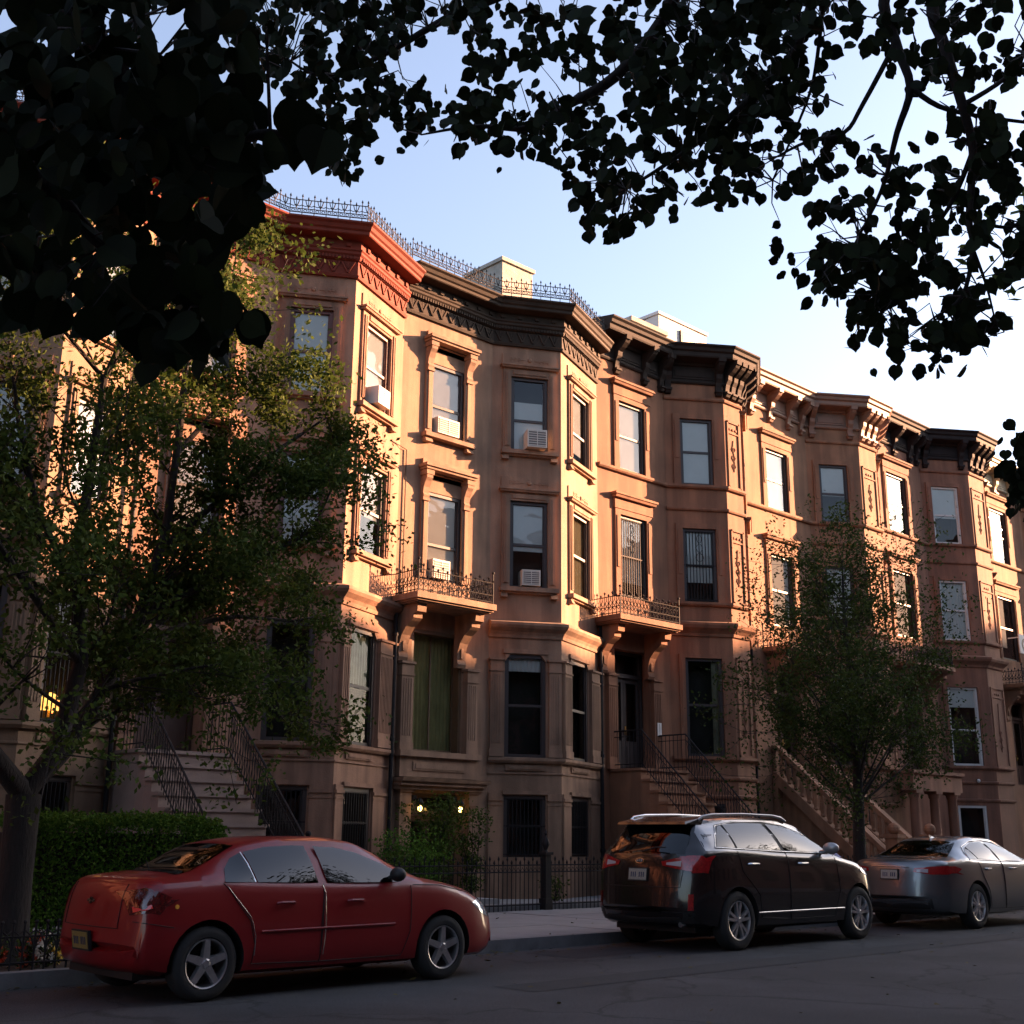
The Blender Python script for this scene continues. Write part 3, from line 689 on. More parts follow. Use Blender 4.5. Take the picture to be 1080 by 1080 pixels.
H5, A5, B5, F5, R5 = house_S('brownstone_house', 'maroon brownstone with soot black cornice and white sash windows toward the right', c4[0], P0, a, b, c5, 14.9, 'stone5', 'cor5',
    ((11.74, 13.86), (8.24, 10.39), (3.93, 6.6), (.5, 2.6)),
    dict(A=(36.88-c4[0], 38.25-c4[0]), D=(36.8-c4[0], 38.2-c4[0]), B=(.36, 1.40), br=([.5, 1.6, 2.7, 3.2], [.2, 1.6], [.15, .6, 1.0], [.15, .8, 1.5]),
         A3=dict(blind='w', bl=(1., 0), frac=(0, .7)), A2=dict(blind='w', bl=(1., 0), frac=(0, .75)), B3=dict(blind='g', bl=(.54, 0), frame='sash_white'), B2=dict(blind='curtain', bcol='blind_grey', bl=(1., 0), frame='sash_white'), B1=dict(blind='g', bl=(.25, 0), frame='sash_white', split=.45), B0=dict(bars=0, frame='sash_white', split=0)))
door_double(H5, A5, 36.8-c4[0], 38.2-c4[0], 3.48, 6.6)
balcony(H5, A5, 36.2-c4[0], 38.9-c4[0], 7.1, .95, 'stone5', rh=.6)
mb = MB(); cp = [atY(px, 865, 18.5).x for px in (966, 987, 1006)]
mb.box(cp[0]-.35, cp[2]+.35, 18.3, 20.0, 3.12, 3.4); mb.box(cp[0]-.42, cp[2]+.42, 18.22, 20.0, 3.4, 3.5); mb.box(cp[0]-.35, cp[2]+.35, 18.3, 18.7, 2.9, 3.12)
porch = mb.build('porch', M['stone5'], H5); mb = MB(); mb.box(cp[0]-.4, cp[2]+.4, 18.2, 20.0, .1, .22); mb.build('step', M['stone5'], porch)
for x in cp: mb = MB(); mb.box(x-.2, x+.2, 18.3, 18.7, .22, .42); mb.lathe((x, 18.5, .42), (0, 0, 1), [(.19, 0), (.19, .06), (.155, .1), (.15, 1.2), (.135, 2.25), (.17, 2.3), (.17, 2.34), (.19, 2.4)], 16); mb.box(x-.2, x+.2, 18.3, 18.7, 2.82, 2.9); mb.build('column', M['stone5'], porch, smooth=True)
P0 = (47.7, 20); a, b, c6 = P1pt(P0, 49.2, 18.9, 1.1)
H6, A6, B6, F6, R6 = house_S('brownstone_house', 'light brown brownstone with cream bracketed cornice at the right edge', c5[0], P0, a, b, c6, 15.0, 'stone4', 'cor6',
    ((11.96, 14.12), (8.3, 10.6), (3.93, 6.6), (.5, 2.6)),
    dict(A=(44.75-c5[0], 46.2-c5[0]), D=(45.0-c5[0], 46.5-c5[0]), B=(.36, 1.40), br=([.5, 1.7, 2.9, 3.7], [.2, 1.6], [.15, .6, 1.0], [.15, .8, 1.5]),
         A3=dict(blind='w', bl=(1., 0), frac=(0, .6)), A2=dict(blind='w', bl=(.8, 0), frac=(0, .5)), B3=dict(blind='g', bl=(1., 0)), B2=dict(blind='g', bl=(1., 0))))
door_double(H6, A6, 45.0-c5[0], 46.5-c5[0], 3.48, 6.6)
balcony(H6, A6, 44.2-c5[0], 47.2-c5[0], 7.1, .95, 'stone4', rh=.6)
for h, x, z in ((H3, c3[0]-.12, 13.6), (H4, c4[0]-.12, 14.0), (H5, c5[0]-.12, 14.7)): downpipe(h, (x, 19.88), .1, z)
# one more house, pale, beyond the right edge
mb = MB(); mb.box(51.2, 58, 19.9, 30, 0, 14.5)
H7 = empty('rendered_house', (54, 20, 0), 'pale painted house beyond the cream corniced brownstone', 'house')
F7 = Face((c6[0], 19.9), (60, 19.9)); mb = MB(); o7 = [(1+2.2*i, 2.1+2.2*i, z, z+1.9) for i in range(2) for z in (3.6, 7.6, 11.2)]
wall_face(mb, F7, 0, 14.6, o7); shell(mb, c6[0], 60, 14.6); mb.build('wall', [M['white_wall'], M['roof']], H7)
for op in o7: window(H7, F7, *op, frame='sash_white', blind='g', bl=(.5, 0))
# rooftop additions on house 3
mb = MB(); d = ray(690, 350)
X0, X1, Y0, Y1 = 27.9, 30.4, 22.6, 25.5
mb.hull([(X0, Y0, 13.8), (X1, Y0, 13.8), (X1, Y1, 13.8), (X0, Y1, 13.8), (X0, Y0, 17.75), (X1, Y0, 17.75), (X1, Y1, 17.6), (X0, Y1, 17.6)])
mb.box(X0-.05, X1+.05, Y0-.05, Y1+.05, 17.75, 17.85)
bk = mb.build('roof_bulkhead', M['white_wall'], H3)
mb = MB(); mb.box(26.2, 27.88, 22.3, 24.6, 13.8, 16.85); mb.box(26.1, 27.88, 22.2, 24.7, 16.85, 17.0); mb.build('chimney', M['chimney'], H3)
FB = Face((X0, Y0), (X1, Y0))
mb = MB(); FB.box(mb, 1.05, 2.15, -.01, .07, 16.6, 17.5); wb = mb.build('window_frame', M['sash'], bk)
mb = MB(); FB.box(mb, 1.13, 1.95, .06, .075, 16.7, 17.42); mb.build('pane', M['blind'], bk)

# ------------------------------------------------------------------ things on the houses
ac_unit(C1, .58, 1.06, 10.2, 10.58, .32, 'cream air conditioner in the top window left of the red cornice end')
ac_unit(A2, .98, 1.62, 10.3, 10.68, .12, 'yellowish air conditioner in the top window above the railed balcony')
ac_unit(B2, .80, 1.28, 10.36, 10.80, .34, 'air conditioner with bent grille in the topmost window beside the weathered grey cornice')
ac_unit(B2, .74, 1.18, 7.05, 7.42, .14, 'small air conditioner in the middle floor window right of the stone balcony')
ac_unit(A2, .95, 1.45, 6.93, 7.35, .10, 'white air conditioner behind the iron railing of the stone balcony')
M['lampglow'] = mat('lamp_glow', (1, .8, .4), .5, emis=(1, .55, .12), estr=2.2)
for x, lab in ((16.2, 'lit wall lantern on the left jamb of the basement doorway'), (17.31, 'lit wall lantern on the right side of the basement doorway')):
    o = empty('wall_lantern', (x, 19.86, 1.85), lab, 'lantern', 'lit lanterns by the basement door')
    y = 19.74
    mb = MB(); mb.box(x-.03, x+.03, y+.04, 20.0, 2.13, 2.17); mb.box(x-.05, x+.05, 19.92, 19.99, 1.95, 2.25); mb.lathe((x, y, 2.08), (0, 0, 1), [(.075, 0), (.08, .02), (.02, .1), (.0, .12)], 8)
    for sx in (-1, 1):
        for sy in (-1, 1): mb.tube([(x+sx*.045, y+sy*.045, 1.88), (x+sx*.06, y+sy*.06, 2.08)], .006, 4)
    mb.lathe((x, y, 1.85), (0, 0, 1), [(0, 0), (.05, .01), (.05, .03), (0, .03)], 8); mb.build('lantern_frame', M['iron'], o)
    mb = MB(); mb.ball((x, y, 1.98), .045, .045, .06); mb.build('bulb', M['lampglow'], o)
    ld = bpy.data.lights.new('lantern_light', 'POINT'); ld.energy = .05; ld.color = (1, .6, .25); ld.shadow_soft_size = .05
    lo = bpy.data.objects.new('lantern_light', ld); COL.objects.link(lo); lo.parent = o; lo.location = Vector((x, y-.09, 1.98)) - ORG[o.name]
# notices on jambs
def notice(F, u0, u1, z0, z1, label, d=.15, marks=()):
    mb = MB(); F.box(mb, u0, u1, d-.02, d, z0, z1)
    o = tag(mb.build('notice', M['white_paper']), label, 'notice')
    for k, (a, b, c, e) in enumerate(marks):
        mb = MB(); F.box(mb, a, b, d, d+.004, c, e)
        q = mb.build('printed_mark', M['sash'], o)
    return o
notice(A3, 2.03, 2.18, 3.95, 4.28, 'small white notice on the right jamb of the dark door', marks=[(2.10, 2.112, 3.97, 4.26)])
p = atY(1079, 680, 19.4)
so = empty('hanging_sign', (p.x, 19.6, p.z-.35), 'square white sign with a dark ring at the far right doorway', 'sign')
mb = MB(); mb.box(p.x-.33, p.x+.5, 19.38, 19.42, p.z-.35, p.z+.38); mb.box(p.x+.08, p.x+.12, 19.42, 20, p.z+.3, p.z+.34); mb.build('sign_board', M['white_paper'], so)
mb = MB(); mb.lathe((p.x+.1, 19.375, p.z), (0, -1, 0), [(.13, .0), (.13, .01), (.25, .01), (.25, 0)], 20); mb.build('ring_mark', M['sash'], so)
o = empty('entry_light', B5.P(1.1, .05, 3.35), 'small globe light above the basement door of the maroon house', 'light')
mb = MB(); q = B5.P(1.12, .14, 3.42); mb.ball(q, .06); mb.build('globe', M['white_paper'], o); mb = MB(); mb.tube([B5.P(1.12, 0, 3.46), B5.P(1.12, .12, 3.46)], .02, 6); mb.build('arm', M['iron'], o)
# stained glass lamp shade glowing in the left window
M['stained'] = mat('stained_glass', (.6, .1, .03), .4, col2=(.75, .5, .1), scale=9, emis=(1, .28, .08), estr=.5)
def _stain():
    m = M['stained']; nt = m.node_tree; b = nt.nodes['Principled BSDF']; src = b.inputs['Base Color'].links[0].from_socket; nt.links.new(src, b.inputs['Emission Color'])
_stain()
q = C0.P(.98, -.42, 3.35)
o = empty('table_lamp', q, 'lamp with glowing red and yellow stained glass shade in the leftmost window', 'lamp')
mb = MB(); mb.lathe(q+Vector((0, 0, .03)), (0, 0, 1), [(.28, 0), (.26, .1), (.16, .24), (.04, .32)], 16); mb.build('lamp_shade', M['stained'], o)
mb = MB(); mb.lathe(q-Vector((0, 0, .2)), (0, 0, 1), [(.09, 0), (.03, .03), (.02, .3)], 10); mb.build('lamp_base', M['brass'], o)

# ------------------------------------------------------------------ ground
M['asphalt'] = mat('asphalt', (0.03744, 0.03744, 0.0396), .85, var=.25, scale=1.3, bump=.6, bscale=160)
def _asphalt(m):
    nt = m.node_tree; N = nt.nodes; L = nt.links; b = N['Principled BSDF']; src = b.inputs['Base Color'].links[0].from_socket; g = N.new('ShaderNodeNewGeometry')
    v = N.new('ShaderNodeTexVoronoi'); v.feature = 'DISTANCE_TO_EDGE'; v.inputs['Scale'].default_value = .33
    n = N.new('ShaderNodeTexNoise'); n.inputs['Scale'].default_value = 1.1; n.inputs['Detail'].default_value = 6; L.new(g.outputs['Position'], n.inputs['Vector'])
    a = N.new('ShaderNodeVectorMath'); a.operation = 'MULTIPLY_ADD'; L.new(n.outputs['Color'], a.inputs[0]); a.inputs[1].default_value = (1.6, 1.6, 0); L.new(g.outputs['Position'], a.inputs[2]); L.new(a.outputs[0], v.inputs['Vector'])
    r = N.new('ShaderNodeMapRange'); r.inputs[1].default_value = .002; r.inputs[2].default_value = .014; r.inputs[3].default_value = .35; r.inputs[4].default_value = 1; L.new(v.outputs['Distance'], r.inputs[0])
    s2 = N.new('ShaderNodeTexNoise'); s2.inputs['Scale'].default_value = 55; s2.inputs['Detail'].default_value = 3; L.new(g.outputs['Position'], s2.inputs['Vector'])
    r2_ = N.new('ShaderNodeMapRange'); r2_.inputs[1].default_value = .35; r2_.inputs[2].default_value = .7; r2_.inputs[3].default_value = .55; r2_.inputs[4].default_value = 1.6; L.new(s2.outputs['Fac'], r2_.inputs[0])
    o = N.new('ShaderNodeTexNoise'); o.inputs['Scale'].default_value = .45; o.inputs['Detail'].default_value = 4; L.new(g.outputs['Position'], o.inputs['Vector'])
    r3 = N.new('ShaderNodeMapRange'); r3.inputs[1].default_value = .35; r3.inputs[2].default_value = .6; r3.inputs[3].default_value = .65; r3.inputs[4].default_value = 1.15; L.new(o.outputs['Fac'], r3.inputs[0])
    p = N.new('ShaderNodeMath'); p.operation = 'MULTIPLY'; L.new(r.outputs[0], p.inputs[0]); L.new(r2_.outputs[0], p.inputs[1]); q = N.new('ShaderNodeMath'); q.operation = 'MULTIPLY'; L.new(p.outputs[0], q.inputs[0]); L.new(r3.outputs[0], q.inputs[1])
    x = N.new('ShaderNodeMix'); x.data_type = 'RGBA'; x.blend_type = 'MULTIPLY'; x.inputs[0].default_value = 1; L.new(src, x.inputs[6]); L.new(q.outputs[0], x.inputs[7]); L.new(x.outputs[2], b.inputs['Base Color'])
_asphalt(M['asphalt'])
M['asphalt_patch'] = mat('asphalt_patch', (0.02016, 0.02016, 0.0216), .9, var=.3, scale=3, bump=.4, bscale=120)
M['concrete'] = mat('concrete', (0.216, 0.2088, 0.2016), .9, var=.18, scale=1.6, bump=.2, bscale=60)
M['kerb'] = mat('kerbstone', (0.1728, 0.1692, 0.1656), .85, var=.3, scale=4, bump=.2)
M['earth'] = mat('earth', (.045, .032, .02), .95, var=.5, scale=8, bump=.8, bscale=30)
mb = MB(); mb.quad((-400, -400, -.03), (600, -400, -.03), (600, 600, -.03), (-400, 600, -.03)); tag(mb.build('ground', M['asphalt']), kind='structure')
mb = MB(); mb.quad((-80, 1.6, 0), (200, 1.6, 0), (200, 11.85, 0), (-80, 11.85, 0)); tag(mb.build('road', M['asphalt']), kind='structure')
mb = MB()
for (x0, x1, y0, y1) in ((8.5, 30, 8.6, 9.15), (11.2, 12.8, 10.6, 11.5)): mb.quad((x0, y0, .004), (x1, y0, .004), (x1, y1, .004), (x0, y1, .004))
tag(mb.build('road_patch', M['asphalt_patch']), kind='structure')
mb = MB(); mb.box(-80, 200, 11.85, 12.02, -.02, .145); mb.box(-80, 200, 1.43, 1.6, -.02, .145); tag(mb.build('kerb', M['kerb']), kind='structure')
mb = MB()      # sidewalk flags with open joints
for j, (y0, y1) in enumerate(((12.03, 13.5), (13.51, 15.0), (15.01, 16.3))):
    for i in range(-6, 46):
        x = i*1.52
        if j == 0 and (4.4 < x+.7 < 6.9 or 20.7 < x+.7 < 22.5): continue
        z = .14+.004*math.sin(i*3.1+j*7)
        mb.box(x, x+1.508, y0, y1, .0, z)
mb.box(-80, 200, -7, 1.42, 0, .135); mb.box(-80, -9.2, 12.03, 16.3, 0, .14); mb.box(69.9, 200, 12.03, 16.3, 0, .14)
tag(mb.build('sidewalk', M['concrete']), kind='structure')
mb = MB(); mb.box(4.3, 7.7, 12.03, 13.5, 0, .12); mb.box(20.5, 23, 12.03, 13.5, 0, .12); tag(mb.build('tree_pit_soil', M['earth']), kind='structure')
mb = MB(); mb.box(-80, 200, 16.31, 20.3, 0, .13); tag(mb.build('front_yard_paving', M['concrete']), kind='structure')

# ------------------------------------------------------------------ fences
def picket_fence(name, x0, x1, y, h, label, hz=.14, sp=.105, posts=()):
    o = empty(name, ((x0+x1)/2, y, hz), label, 'fence'); mb = MB()
    for z in (hz+.10, hz+h-.16, hz+h-.28): mb.tube([(x0, y, z), (x1, y, z)], .013, 5)
    k = int((x1-x0)/sp)
    for i in range(k+1):
        x = x0+(x1-x0)*i/k; t = hz+h*(1 if i % 2 else .93)
        mb.tube([(x, y, hz), (x, y, t-.08)], .008, 5); mb.tube([(x, y, t-.09), (x, y, t-.05), (x, y, t)], [.01, .022, .002], 5)
        if i < k: mb.tube([(x, y, hz+h-.28), (x+.5*(x1-x0)/k, y, hz+h-.20), (x+(x1-x0)/k, y, hz+h-.28)], .006, 4)
    mb.build('picket_panel', M['iron'], o)
    for x in posts:
        p = MB(); p.box(x-.07, x+.07, y-.07, y+.07, hz, hz+h+.02); p.box(x-.1, x+.1, y-.1, y+.1, hz+h+.02, hz+h+.07); p.box(x-.09, x+.09, y-.09, y+.09, hz, hz+.2)
        p.lathe((x, y, hz+h+.07), (0, 0, 1), [(.05, 0), (.03, .04), (.07, .12), (.075, .16), (.04, .24), (.015, .30), (.03, .33), (0, .42)], 10)
        p.build('post', M['iron'], o, smooth=True)
    return o
picket_fence('iron_fence', 11.9, 16.3, 16.3, .95, 'black iron picket fence in front of the lit basement door', posts=(16.42,))
picket_fence('iron_fence', 16.56, 21.9, 16.3, .95, 'black iron picket fence right of the finial post', posts=(21.9,))
picket_fence('iron_fence', 24.6, 29.0, 16.3, .95, 'black iron picket fence behind the black and white car')
picket_fence('iron_fence', 3.0, 9.2, 16.3, .95, 'black iron picket fence behind the hedge')
mb = MB(); mb.box(11.6, 22, 16.36, 16.56, .1, .26); mb.box(13.3, 16.2, 17.3, 18.6, .12, .3); tag(mb.build('stone_coping', M['concrete']), 'low pale coping behind the iron picket fence', 'coping')
# hooped tree guard
o = empty('tree_guard', (5.4, 12.2, .12), 'low hooped iron tree guard at the kerb by the forked tree', 'tree guard')
mb = MB(); z0 = .1; y = 12.16
def guard_run(mb, a, b):
    a = Vector(a); b = Vector(b); t = b-a; L = t.length; t.normalize(); k = max(1, round(L/.115)); up = Vector((0, 0, 1)); s = L/k
    for h, r in ((.1, .011), (.34, .011)): mb.tube([a+up*h, b+up*h], r, 5)
    for i in range(k+1):
        p = a+t*s*i; mb.tube([p, p+up*.46], .011, 5); mb.ball(p+up*.475, .02, n=6, m=4)
        if i < k:
            mb.tube([p+up*.2, p+t*s*.15+up*.29, p+t*s*.5+up*.34, p+t*s*.85+up*.29, p+t*s+up*.2], .009, 5)
        if i < k-1:
            mb.tube([p+up*.24, p+t*s*.5+up*.36, p+t*s+up*.4, p+t*s*1.5+up*.36, p+t*s*2+up*.24], .008, 5)
guard_run(mb, (4.4, y, z0), (6.3, y, z0)); mb.build('hoop_panel', M['iron'], o)
mb = MB(); guard_run(mb, (6.3, y, z0), (6.3, 13.4, z0)); mb.build('hoop_panel', M['iron'], o)

# ------------------------------------------------------------------ foliage helpers
_h = [(.05, 0), (-.02, .18), (-.01, .42), (.09, .70), (.24, .90), (.42, .98), (.60, .90), (.76, .66), (.90, .30), (1.08, 0)]
HEART = _h + [(a, -b) for a, b in _h[-2:0:-1]]
def leaf(mb, p, s, shape, up=None, flat=.5):
    n = Vector((random.gauss(0, 1), random.gauss(0, 1), random.gauss(0, 1)+flat)).normalized()
    if shape == 'heart': n = (Vector((random.gauss(0, .5), random.gauss(0, .5), random.gauss(0, .5)))+Vector((.75, .55, .45))).normalized()   # hanging blades facing the open street
    x = n.orthogonal().normalized(); y = n.cross(x); a = random.random()*6.283
    d = x*math.cos(a)+y*math.sin(a); e = n.cross(d); p = Vector(p)
    if shape == 'q': mb.quad(p, p+d*s*.55+e*s*.28, p+d*s, p+d*s*.55-e*s*.28)
    else:
        # heart-shaped linden leaf, tip hanging down
        d = (Vector((random.gauss(0, .35), random.gauss(0, .35), -1))*random.uniform(.2, 1)+d*.7).normalized(); e = n.cross(d)
        if e.length < .1: e = d.orthogonal()
        e.normalize(); w = s*.5*random.uniform(.85, 1.1); f = d.cross(e)*s*.1*random.uniform(-1, 1)
        q = [p+d*s*u+e*w*v+f*abs(v) for u, v in HEART]
        mb.quad(*q[:10]); mb.quad(q[0], *q[9:])
def grow(mb, p, d, L, r, lev, tips, maxlev, spread=.55, upb=.12, seg=5):
    pts = [Vector(p)]; rad = [r]; dd = Vector(d).normalized()
    for i in range(seg):
        dd = (dd+Vector((random.gauss(0, .10), random.gauss(0, .10), random.gauss(0, .07)+upb*.3))).normalized()
        pts.append(pts[-1]+dd*L/seg); rad.append(max(.004, r*(1-.55*(i+1)/seg)))
    mb.tube(pts, rad, 7 if lev < 2 else 4, cap=False)
    if lev >= maxlev-1: tips += pts[2:]
    if lev < maxlev:
        for k in range(random.choice((3, 4)) if lev else 5):
            i = random.randint(2, seg) if k else seg
            nd = (dd+Vector((random.gauss(0, spread), random.gauss(0, spread), random.gauss(0, spread*.6)+upb))).normalized()
            grow(mb, pts[i], nd, L*random.uniform(.55, .75), rad[i]*.7, lev+1, tips, maxlev, spread, upb, seg)

def leaf_cloud(mb, tips, n, s, rad, shape='q', flat=.5, clump=None):
    i = 0; tr = 0
    while i < n and tr < n*6:
        tr += 1; t = random.choice(tips); p = t+Vector((random.uniform(-1, 1), random.uniform(-1, 1), random.uniform(-.85, .85)))*rad*1.5
        if clump is not None and noise.noise(p*1.9)+.5*noise.noise(p*4.3) < clump: continue
        i += 1
        leaf(mb, p, s*random.uniform(.65, 1.25), shape, flat=flat)

M['leaf_left'] = leafmat('leaf_left', (.022, .042, .008), (.07, .10, .018), .35)
M['leaf_right'] = leafmat('leaf_right', (.02, .036, .009), (.05, .072, .015), .3)
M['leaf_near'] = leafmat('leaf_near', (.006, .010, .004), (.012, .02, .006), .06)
M['leaf_hedge'] = leafmat('leaf_hedge', (.022, .065, .008), (.10, .19, .025), .3)

# --- left street tree (forked trunk)
def polytree(name, label, group, trunk, limbs, lm, n, ls, rad, extra=()):
    z = trunk[0][0]; o = empty(name, z, label, 'tree', group)
    mb = MB(); tips = []
    mb.tube([p for p, r in trunk], [r for p, r in trunk], 12, cap=False)
    for pts, r0, r1, subs, *sc in limbs:
        sc = sc[0] if sc else 1.0
        pts = [Vector(p) for p in pts]; k = len(pts)
        mb.tube(pts, [r0+(r1-r0)*i/(k-1) for i in range(k)], 8, cap=False)
        tips += pts[-2:]
        for i in range(2 if r0 > .1 else 1, k):
            for j in range(subs):
                base = pts[i-1].lerp(pts[i], random.random()); dr = (pts[i]-pts[i-1]).normalized()
                nd = (dr*.6+Vector((random.gauss(0, .6), random.gauss(0, .6), random.gauss(.12, .35)))).normalized()
                grow(mb, base, nd, random.uniform(.8, 1.5)*sc, (r0+(r1-r0)*i/k)*.30, 1, tips, 2, .5, .08, 4)
    mb.build('trunk', M['bark'], o, smooth=True, ang=80)
    lb = MB(); leaf_cloud(lb, tips+list(extra), n, ls, rad, clump=-.05); lb.build('crown', M[lm], o)
    return o, tips
def L3(px, py, Y): return atY(px, py, Y)
random.seed(11)
base = Vector((5.25, 13.0, .1)); fork = L3(25, 838, 13.0)
limbs = [
 ([fork, L3(60, 790, 12.9), L3(85, 700, 12.8), L3(80, 600, 12.7), L3(95, 500, 12.6), L3(110, 400, 12.5), L3(150, 310, 12.5)], .115, .02, 4),
 ([fork, L3(70, 790, 13.1), L3(130, 690, 13.3), L3(150, 640, 13.4), L3(175, 560, 13.5), L3(190, 450, 13.5), L3(200, 340, 13.4), L3(222, 290, 13.4)], .105, .02, 4, .8),
 ([L3(148, 650, 13.4), L3(210, 620, 13.2), L3(280, 585, 13.0), L3(330, 560, 12.9), L3(352, 510, 12.8)], .05, .012, 4, .55),
 ([L3(130, 690, 13.3), L3(190, 660, 13.6), L3(250, 650, 13.9), L3(310, 655, 14.1), L3(335, 650, 14.2)], .045, .012, 3, .6),
 ([L3(170, 580, 13.5), L3(240, 520, 13.3), L3(300, 470, 13.2), L3(345, 440, 13.2), L3(362, 500, 13.1)], .045, .012, 3, .5),
 ([L3(185, 480, 13.5), L3(230, 430, 13.8), L3(270, 400, 14), L3(290, 425, 14)], .04, .012, 3, .5),
 ([fork, L3(-20, 780, 12.6), L3(-60, 650, 12.4), L3(-60, 500, 12.2), L3(-40, 380, 12.2)], .12, .02, 4),
 ([L3(85, 700, 12.8), L3(30, 620, 12.2), L3(-10, 560, 11.9), L3(-30, 450, 11.7)], .05, .015, 4),
 ([L3(80, 620, 12.7), L3(40, 540, 13.0), L3(20, 450, 13.2), L3(10, 360, 13.3)], .045, .015, 4),
 ([L3(100, 730, 13.1), L3(150, 715, 13.0), L3(200, 705, 12.9), L3(235, 700, 12.8)], .03, .01, 3),
 ([L3(95, 760, 13.1), L3(130, 740, 13.5), L3(170, 735, 13.8), L3(215, 730, 13.9)], .025, .01, 2),
 ([L3(200, 665, 13.6), L3(245, 700, 13.8), L3(285, 740, 13.9), L3(300, 760, 13.9)], .02, .008, 2),
 ([L3(110, 400, 12.5), L3(60, 340, 12.5), L3(30, 280, 12.5)], .03, .01, 4),
 ([L3(200, 340, 13.4), L3(240, 330, 13.6), L3(250, 262, 13.6)], .03, .01, 3, .45)]
polytree('street_tree', 'forked street tree with yellow green leaves at the left, in front of the stoop', 'street trees along the far kerb',
    [(base, .26), (base+Vector((.02, 0, .25)), .19), (L3(16, 930, 13), .17), (fork, .18)], limbs, 'leaf_left', 80000, .078, .19)
# --- right street tree
random.seed(5)
base = Vector((21.45, 12.8, .1)); f0 = L3(905, 840, 12.8)
limbs = [([f0, L3(903, 780, 12.8), L3(895, 700, 12.8), L3(890, 640, 12.8), L3(888, 590, 12.8)], .10, .012, 5)]
for px, py, Y in ((830, 690, 12.4), (850, 650, 13.3), (960, 690, 12.6), (975, 720, 13.2), (930, 640, 12.2), (860, 740, 12.0), (815, 740, 12.9), (950, 770, 12.3), (840, 790, 13), (985, 780, 12.7), (905, 650, 13.6), (935, 600, 12.8), (870, 620, 12.7), (885, 720, 11.8), (925, 740, 13.6)):
    sy = py+random.uniform(60, 130); sy = min(sy, 850); a = L3(904, sy, 12.8); b = L3(px, py, Y); limbs.append(([a, a.lerp(b, .5)+Vector((0, 0, -.05)), b], .03, .008, 4))
polytree('street_tree', 'dense dark street tree with a single straight trunk at the right, behind the parked cars', 'street trees along the far kerb',
    [(base, .17), (base+Vector((0, 0, .3)), .13), (f0, .11)], limbs, 'leaf_right', 36000, .078, .20)

# more lindens farther along the near sidewalk (out of the picture; they darken and reflect)
for (x, y, n_, lab) in ((16.2, .2, 5, 'leafy linden on the near sidewalk across from the red car'), (21.5, .5, 6, 'leafy linden on the near sidewalk across from the black car'), (31, .5, 7, 'leafy linden on the near sidewalk across from the silver car'), (-3.5, 13, 8, 'leafy linden on the far kerb left of the forked tree'), (-13, 13, 9, 'second leafy linden on the far kerb left of the forked tree'), (-24, 12.9, 10, 'third leafy linden on the far kerb left of the forked tree')):
    random.seed(n_); o = empty('linden_tree', (x, y, .13), lab, 'tree', 'lindens farther along the street'); tb = MB(); tips = []
    q0 = Vector((x, y, .1)); tb.tube([q0, q0+Vector((0, 0, .3)), q0+Vector((.05, 0, 3))], [.22, .16, .13], 10, cap=False)
    for k in range(12): grow(tb, q0+Vector((0, 0, 2.9)), Vector((math.cos(k*2.3), math.sin(k*2.3)*.75, .6+.16*k)), 4.0, .06, 0, tips, 2, .5, .1, 4)
    tb.build('trunk', M['bark'], o, smooth=True, ang=80); lb = MB(); leaf_cloud(lb, tips, 15000, .2, .4); lb.build('crown', M['leaf_right'], o)
random.seed(31); mb = MB()
for i in range(900):
    y = 11.84-abs(random.gauss(0, .35)) if random.random() < .6 else random.uniform(5, 15.8); x = random.uniform(1, 40); z = .152 if y > 12.02 else .146 if y > 11.84 else .008
    n = Vector((random.gauss(0, .2), random.gauss(0, .2), 1)).normalized(); d = n.orthogonal(); e = n.cross(d); a = random.random()*6.28; d, e = d*math.cos(a)+e*math.sin(a), e*math.cos(a)-d*math.sin(a); q = Vector((x, y, z+.004)); sz = random.uniform(.03, .07)
    mb.quad(q, q+d*sz*.5+e*sz*.3, q+d*sz, q+d*sz*.5-e*sz*.3)
M['litter'] = leafmat('litter', (.05, .035, .012), (.12, .10, .03), .1); tag(mb.build('fallen_leaves', M['litter']), 'scattered fallen leaves along the gutter and pavement', 'leaves', kind='stuff')
# --- hedge
random.seed(3)
o = empty('hedge', (7.6, 15.4, .14), 'clipped green box hedge behind the red car', 'hedge')
HX0, HX1, HY0, HY1, HZ = 5.9, 8.95, 15.0, 16.1, 1.62
mb = MB(); mb.box(HX0+.2, HX1-.2, HY0+.2, HY1-.2, .3, HZ-.2); 
for i in range(9): x = HX0+.3+i*.3; mb.tube([(x, 15.6, .1), (x+.05, 15.55, .5)], .02, 5)
mb.build('branches', M['bark'], o)
mb = MB()
for i in range(26000):
    f = random.random(); u = random.uniform(-1, 1); v = random.uniform(-1, 1); w = random.random()
    cx, cy = (HX0+HX1)/2, (HY0+HY1)/2; rx, ry = (HX1-HX0)/2, (HY1-HY0)/2
    if f < .5: x, y, z = cx+u*rx, HY0, .25+w*(HZ-.25)
    elif f < .72: x, y, z = HX1, cy+v*ry, .25+w*(HZ-.25)
    else: x, y, z = cx+u*rx, cy+v*ry, HZ
    # round the edges
    ux, uy, uz = (x-cx)/rx, (y-cy)/ry, (z-.9)/(HZ-.9) if z > .9 else 0
    k = (abs(ux)**10+abs(uy)**6+abs(uz)**7)**(1/7.); k = max(k, 1)
    x = cx+(x-cx)/k**.35; y = cy+(y-cy)/k**.6; z = .9+(z-.9)/k**.6 if z > .9 else z
    dn = .05*noise.noise(Vector((x*3, y*3, z*3)))
    q = Vector((x+random.gauss(0, .03), y+random.gauss(0, .03)-dn, z+random.gauss(0, .035)+dn-random.random()**3*.1))
    leaf(mb, q, random.uniform(.035, .065), 'q', flat=.2)
mb.build('foliage', M['leaf_hedge'], o)

